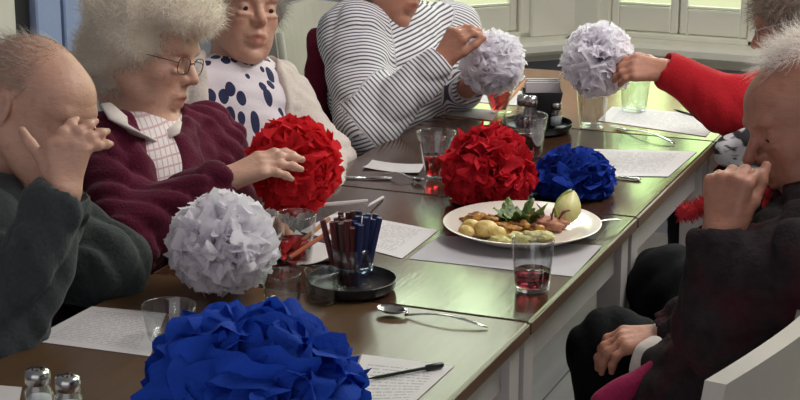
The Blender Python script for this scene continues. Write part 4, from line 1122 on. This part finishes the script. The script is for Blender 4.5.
hs = SDF(); hs.ell(H3(-.030, 0, .050), (.100, .088, .088), H3.R, .02); hs.ell(H3(-.060, 0, -.01), (.06, .078, .06), H3.R, .03); [hs.ell(H3(-.005, sg*.074, .025), (.040, .026, .050), H3.R, .02) for sg in (-1, 1)]; hs.ell(H3(.115, 0, -.02), (.070, .056, .092), H3.R, .02, '-')
hair_obj(hs, .006, H3, hairmat('grey_hair', srgb(120, 112, 108), srgb(190, 184, 178)), p3.obj, 6000, .028, .4, .00055, 5, noise=folds(22, .004, 50, 110), lift=.3)
trousers(p3, trs)
#@@P4
# --- woman in the striped jumper holding a white pom-pom
hc = W(390, -26, 4.42); f4 = D(.78, -.30, -.50)
shR = W(352, 34, 4.36); shL = W(452, 32, 4.62)
p4 = Person('woman in black and white striped jumper pinching a white pom-pom', hc, f4, D(.1, .98, 0), W(392, 88, 4.50), np.array([-1.93, 4.22, .53]), np.array([1, -.15, 0]), (shL, shR), None, neck=W(396, 28, 4.50), k=1.0, chestr=(.135, .170, .165), bellyr=(.150, .180, .16))
p4.skin = S_BROWN
elR = W(366, 128, 4.22); wrR = W(440, 62, 4.22); elL = W(458, 85, 4.50); wrL = W(466, 88, 4.44)
p4.arm(shR, elR, wrR, (.066, .054, .026)); p4.arm(shL, elL, wrL, (.056, .046, .026))
hand(p4.body, wrR, D(.55, .85, -.1), D(-.6, .5, -.7), D(1, -.1, .1), [(.55, .8, .35), (.6, .8, .4), (.75, .8, .5), (.9, .9, .5)], spread=(.05, 0, -.05, -.1), k=.92, thumb=(.45, .3, .3), tdown=.3)
hand(p4.body, wrL, D(.3, .2, -.6), D(0, -1, 0), D(1, .2, 0), [(.3, .3, .2)]*4, k=.92)
p4.finish()
def cowl(S):
    n = p4.neck
    for i in range(14):
        a = 2*math.pi*i/14; b = 2*math.pi*(i+1)/14
        q = lambda t, z, r: n+p4.tf*(r*math.cos(t)+.012)+p4.ts*r*.95*math.sin(t)+ZZ*(z-.016*math.cos(t))
        S.cap(q(a, .030, .070), q(b, .030, .070), .015, None, .010); S.cap(q(a, .005, .082), q(b, .005, .082), .018, None, .012)
p4.clothes('striped_jumper', garment('striped_knit', 'stripe'), .016, sleeve_to=.95, neck_r=.060, noise=cfold(12, .005, 18, 50), sl_g=.014, h=.005, extra=cowl, uaxis=nrm(nrm(p4.neck-p4.pel)-p4.tf*.75))
H4 = p4.H
hs = SDF(); hs.ell(H4(-.030, 0, .050), (.100, .088, .088), H4.R, .02); hs.ell(H4(-.060, 0, -.01), (.06, .078, .06), H4.R, .03); hs.ell(H4(.115, 0, -.02), (.070, .056, .092), H4.R, .02, '-')
hair_obj(hs, .006, H4, bpy.data.materials['grey_hair'], p4.obj, 5000, .028, .4, .00055, 5, noise=folds(23, .004, 50, 110), lift=.3)
trousers(p4, trs)
#@@P5
# --- woman in red on the far right reaching out with the white pom-pom
hc = W(798, 27, 4.22); f5 = D(-.90, -.20, .20)
shL = W(800, 98, 4.20); shR = W(822, 92, 4.50)
p5 = Person('woman in red top with glasses stretching her arm to hold a white pom-pom', hc, f5, D(-.08, .98, 0), W(812, 150, 4.35), np.array([-.57, 4.42, .52]), np.array([-1, -.1, 0]), (shL, shR), None, neck=W(808, 75, 4.35), k=1.0, chestr=(.095, .155, .13), bellyr=(.115, .15, .13))
p5.skin = S_BROWN
elL = W(725, 104, 4.16); wrL = W(668, 71, 4.14)
elR = W(765, 150, 4.50); wrR = W(722, 148, 4.45)
p5.arm(shL, elL, wrL, (.058, .050, .027)); p5.arm(shR, elR, wrR, (.052, .044, .026))
hand(p5.body, wrL, D(-1, .10, .1), D(.1, .6, -1), D(0, .7, .6), [(.5, .5, .3)]*4, k=.92, spread=(.06, .02, -.02, -.06))
hand(p5.body, wrR, D(-1, .0, -.2), D(0, 1, 0), D(0, 0, -1), [(.4, .4, .3)]*4, k=.92)
p5.glab = 'glasses on the face of the woman in the red top'
p5.finish()
redk = fabric('red_knit', srgb(150, 16, 28), 180, .3, .0015, c2=srgb(196, 36, 46))
p5.clothes('red_jumper', redk, .016, sleeve_to=.93, neck_r=.07, noise=cfold(14, .005, 20, 60), sl_g=.016)
H5 = p5.H
hs = SDF(); hs.ell(H5(-.022, 0, .056), (.112, .096, .096), H5.R, .02); hs.ell(H5(-.075, 0, -.02), (.07, .085, .075), H5.R, .03); hs.ell(H5(.120, 0, -.03), (.080, .060, .085), H5.R, .02, '-')
hair_obj(hs, .006, H5, hairmat('ash_brown_hair', srgb(96, 82, 70), srgb(168, 156, 142)), p5.obj, 9000, .035, .6, .0006, 5, noise=folds(24, .006, 50, 110), lift=.4, grav=.04)
spectacles(p5, plain('pale_rim', srgb(190, 184, 182), .3))
# black and white patterned scarf
sc = SDF(); a_ = W(792, 92, 4.12); sc.cap(a_, W(760, 150, 4.08), .035, .04, .02); sc.cap(W(760, 150, 4.08), W(728, 150, 4.10), .036, .034, .03); sc.cap(W(760, 150, 4.08), W(735, 205, 4.12), .045, .05, .03)
V, Q = sc.mesh(.005, folds(15, .007, 40, 90)); 
t = NT('patterned_scarf'); v = t.coord(); nn = t.noise(t.coord(scale=(1, 1, 3)), 22, 2); n3 = t.noise(v, 14, 2)
t.col(t.mixc(t.ramp(n3, [(.60, (0, 0, 0, 1)), (.64, (1, 1, 1, 1))]), t.ramp(nn, [(.46, srgb(196, 194, 196)), (.54, srgb(40, 38, 42))]), srgb(190, 26, 38))); t.set(Roughness=.9)
fast_mesh('patterned_scarf', V, Q, t.m, p5.obj)
trousers(p5, trs)
#@@P6
# --- old man on the near right with his fist at his mouth
hc = W(812, 122, 2.90); f6 = D(-.93, -.36, -.10)
shR = W(800, 262, 3.08); shL = W(812, 262, 2.74)
p6 = Person('white-haired old man in dark jacket holding his fist to his mouth', hc, f6, D(-.20, .95, -.05), W(800, 320, 2.92), np.array([-.38, 2.96, .50]), np.array([-.9, .45, 0]), (shL, shR), None, neck=W(834, 205, 2.92), k=1.06, nose=1.06)
p6.skin = S_BROWN
p6.body.p = [z for z in p6.body.p if not any(z[0] == 'c' and np.allclose(z[1], q[1]) and np.allclose(z[2], q[2]) for q in p6.lower.p)]
p6.lower = SDF()
for s_, kn in ((-1, W(668, 285, 3.60)), (1, W(612, 352, 3.25))):
    hp = p6.pel+p6.ts*s_*.09; an = np.array([kn[0]+.02, kn[1]+.02, .09]); p6.lower.cap(hp, kn, .095, .075, .05); p6.lower.cap(kn, an, .070, .045, .03)
for q in p6.lower.grown(-.012).p: p6.body.p.append(q)
elL = W(720, 328, 2.79); wrL = W(722, 236, 2.79); elR = W(706, 330, 3.10); wrR = W(672, 336, 3.12)
p6.arm(shL, elL, wrL, (.058, .050, .031)); p6.arm(shR, elR, wrR, (.056, .048, .029))
hand(p6.body, wrL, D(.12, 1, .0), D(-.6, .1, -.8), D(.8, .1, -.3), [(1.05, 1.2, .7), (1.1, 1.2, .7), (1.15, 1.2, .7), (1.2, 1.2, .7)], spread=(.05, .0, -.03, -.06), k=1.04, thumb=(.35, .35, .4), tdown=.35)
hand(p6.body, wrR, D(-1, -.1, .0), D(-.1, .9, -.4), D(.0, .1, 1), [(.5, .6, .3)]*4, k=1.0)
p6.finish(); eyes(p6, .5)
t = NT('black_red_jacket'); v = t.coord(); n = t.noise(v, 7, 4, .6); n2 = t.noise(v, 60, 4)
t.col(t.mixc(t.math('MULTIPLY', t.ramp(t.noise(v, 10, 4), [(.5, (0, 0, 0, 1)), (.72, (1, 1, 1, 1))]), .55), t.mixc(n2, srgb(24, 20, 22), srgb(58, 50, 52)), srgb(84, 30, 40))); t.set(Roughness=.95); t.b.inputs['Specular IOR Level'].default_value = .15
t.bump(t.noise(v, 180, 3), .002)
p6.clothes('jacket', t.m, .026, sleeve_to=.88, neck_r=.078, noise=cfold(16, .0085, 20, 62), sl_g=.018, extra=lambda S: (S.cap(W(795, 330, 2.92), W(690, 392, 3.0), .115, .085, .05), S.cap(W(690, 392, 3.0), W(655, 425, 3.0), .08, .06, .05)))
H6 = p6.H; kk6 = 1.06
hs = SDF(); hs.ell(H6(-.035, 0, .052), (.098, .088, .088), H6.R, .02); hs.ell(H6(-.075, 0, -.01), (.06, .078, .07), H6.R, .03)
whair2 = hairmat('white_wispy_hair', srgb(226, 216, 206), srgb(250, 246, 240))
def crown(V):
    L = (V-H6.c) @ H6.R; return ((L[:, 2] > .105) & (L[:, 0] < .060)) | ((L[:, 0] < -.03) & (L[:, 2] > -.06)) | ((L[:, 0] < -.02) & (L[:, 2] > .03))
hair_obj(hs, .006, H6, whair2, p6.obj, 8000, .040, .5, .0005, 5, sel=crown, shell=False, lift=.25, flow=lambda p: np.tile(H6.f*.25-H6.u*.05, (len(p), 1)))
trousers(p6, fabric('black_trousers', srgb(11, 11, 14), 120, .3, sheen=0))
# red and magenta scarf ends at his collar, cuff and lap
mag = fabric('magenta_wool', srgb(120, 24, 62), 150, .3, .002, c2=srgb(170, 48, 92)); rdw = fabric('red_wool', srgb(190, 34, 44), 150, .3, .002, c2=srgb(222, 70, 76))
sc = SDF(); sc.cap(W(652, 366, 2.98), W(604, 404, 2.98), .010, .024, .03)
V, Q = sc.mesh(.005, folds(17, .006, 40, 90)); fast_mesh('magenta_scarf', V, Q, mag, p6.obj)
sc = SDF(); sc.cap(W(686, 214, 2.84), W(702, 206, 2.85), .010, .010, .02)
V, Q = sc.mesh(.004, folds(18, .004, 260, 420)); N = vnormals(V, Q); SV, SQ = strands('c', V, N, rdw, None, 900, .008, .6, .0008, 3, lift=.7); fast_mesh('red_cuff', np.concatenate([V, SV]), np.concatenate([Q, SQ+len(V)]), rdw, p6.obj)
sc = SDF(); sc.cap(W(766, 190, 2.90), W(768, 206, 2.90), .008, .008, .02)
V, Q = sc.mesh(.004, folds(18, .004, 260, 420)); fast_mesh('red_collar', V, Q, rdw, p6.obj)
sc = SDF(); sc.cap(W(648, 352, 3.04), W(642, 372, 3.04), .026, .026, .02); sc.cap(W(642, 372, 3.04), W(648, 384, 3.04), .022, .012, .02)
V, Q = sc.mesh(.004, folds(19, .006, 60, 120)); tag(fast_mesh('tissue', V, Q, fabric('white_tissue_paper', srgb(216, 206, 198), 100, .1)), "crumpled white tissue in the old man's lap hand", 'tissue')
#@@CHAIRS
def chair(name_mat, seat_c, fdir, label, back_tilt=.14, sh=.45, bh=.46, w=.40, slat=True, top=None):
    f = nrm(fdir); sdv = nrm(np.cross(ZZ, f)); c = np.array(seat_c, float); Rm = np.stack([f, sdv, ZZ], 1)
    root = empty('dining_chair', (c[0], c[1], 0), label, 'chair', 'painted wooden chairs')
    MB().box(c+ZZ*(sh-.02), (.40, w, .035), bevel=.012, R=Rm).build('seat', name_mat, root)
    for sx in (-1, 1):
        for sy in (-1, 1):
            p = c+f*sx*.17+sdv*sy*(w/2-.03); MB().tube([p, p+ZZ*(sh-.04)], [.015, .019], 10).build('leg', name_mat, root, True)
    b = MB(); dn = nrm(ZZ-f*back_tilt)
    for sy in (-1, 1):
        p = c-f*.18+sdv*sy*(w/2-.02)+ZZ*(sh-.03); b = MB(); b.tube([p, p+dn*(bh-.05)], [.019, .017], 10); b.build('back_post', name_mat, root, True)
    vs = []; fs = []; n = 12; z0, z1 = (bh-.20, bh)
    for i in range(n+1):
        t = i/n*2-1; cv = -f*(.045*(1-t*t))
        for zz, o in ((z0, 0), (z1-.03*t*t, 0), (z1-.03*t*t, 1), (z0, 1)):
            vs.append(c-f*.18+sdv*t*(w/2+.015)+ZZ*(sh-.03)+dn*zz+cv-f*(.030*o-.012))
    for i in range(n):
        for k in range(4): fs.append((i*4+k, i*4+(k+1) % 4, (i+1)*4+(k+1) % 4, (i+1)*4+k))
    fs += [(3, 2, 1, 0), tuple(n*4+k for k in range(4))]
    MB().raw(vs, fs).build('backrest', name_mat, root)
    for k in range(3):
        p = c-f*.185+sdv*(k-1)*.10+ZZ*(sh-.03); MB().tube([p, p-f*.03+dn*(z0+.02)], .010, 8).build('back_slat', name_mat, root, True)
    return root
cp = MT['chair_paint']
chair(cp, (-.665, 2.455, 0), np.array([-.99, .15, 0]), 'cream chair with its back towards the bottom right corner, beside the old man', bh=.485)
chair(cp, (-.52, 4.43, 0), np.array([-1, -.05, 0]), 'cream chair the woman in the red top sits on', bh=.38)
chair(cp, (-.38, 2.96, 0), np.array([-.93, .37, 0]), 'cream chair the old man in the dark jacket sits on', bh=.38)
chair(cp, (-1.81, 4.37, 0), np.array([1, -.05, 0]), 'cream chair with a maroon cloth between the blouse and the striped jumper', bh=.53)
cl = SDF(); a_, b_ = W(326, 36, 4.50), W(335, 36, 4.56); c_, d_ = W(322, 165, 4.42), W(345, 165, 4.5)
cl.cap(W(318, 38, 4.50), W(312, 165, 4.40), .028, .030, .03, flat=.7, fdir=FW); cl.cap(W(336, 40, 4.56), W(335, 165, 4.44), .032, .035, .03, flat=.7, fdir=FW)
V, Q = cl.mesh(.006, cfold(31, .005, 20, 60)); tag(fast_mesh('draped_garment', V, Q, fabric('maroon_wool', srgb(84, 20, 38), 150, .3, .002, c2=srgb(130, 36, 60))), 'maroon garment hung over the cream chair behind the striped jumper', 'clothing')
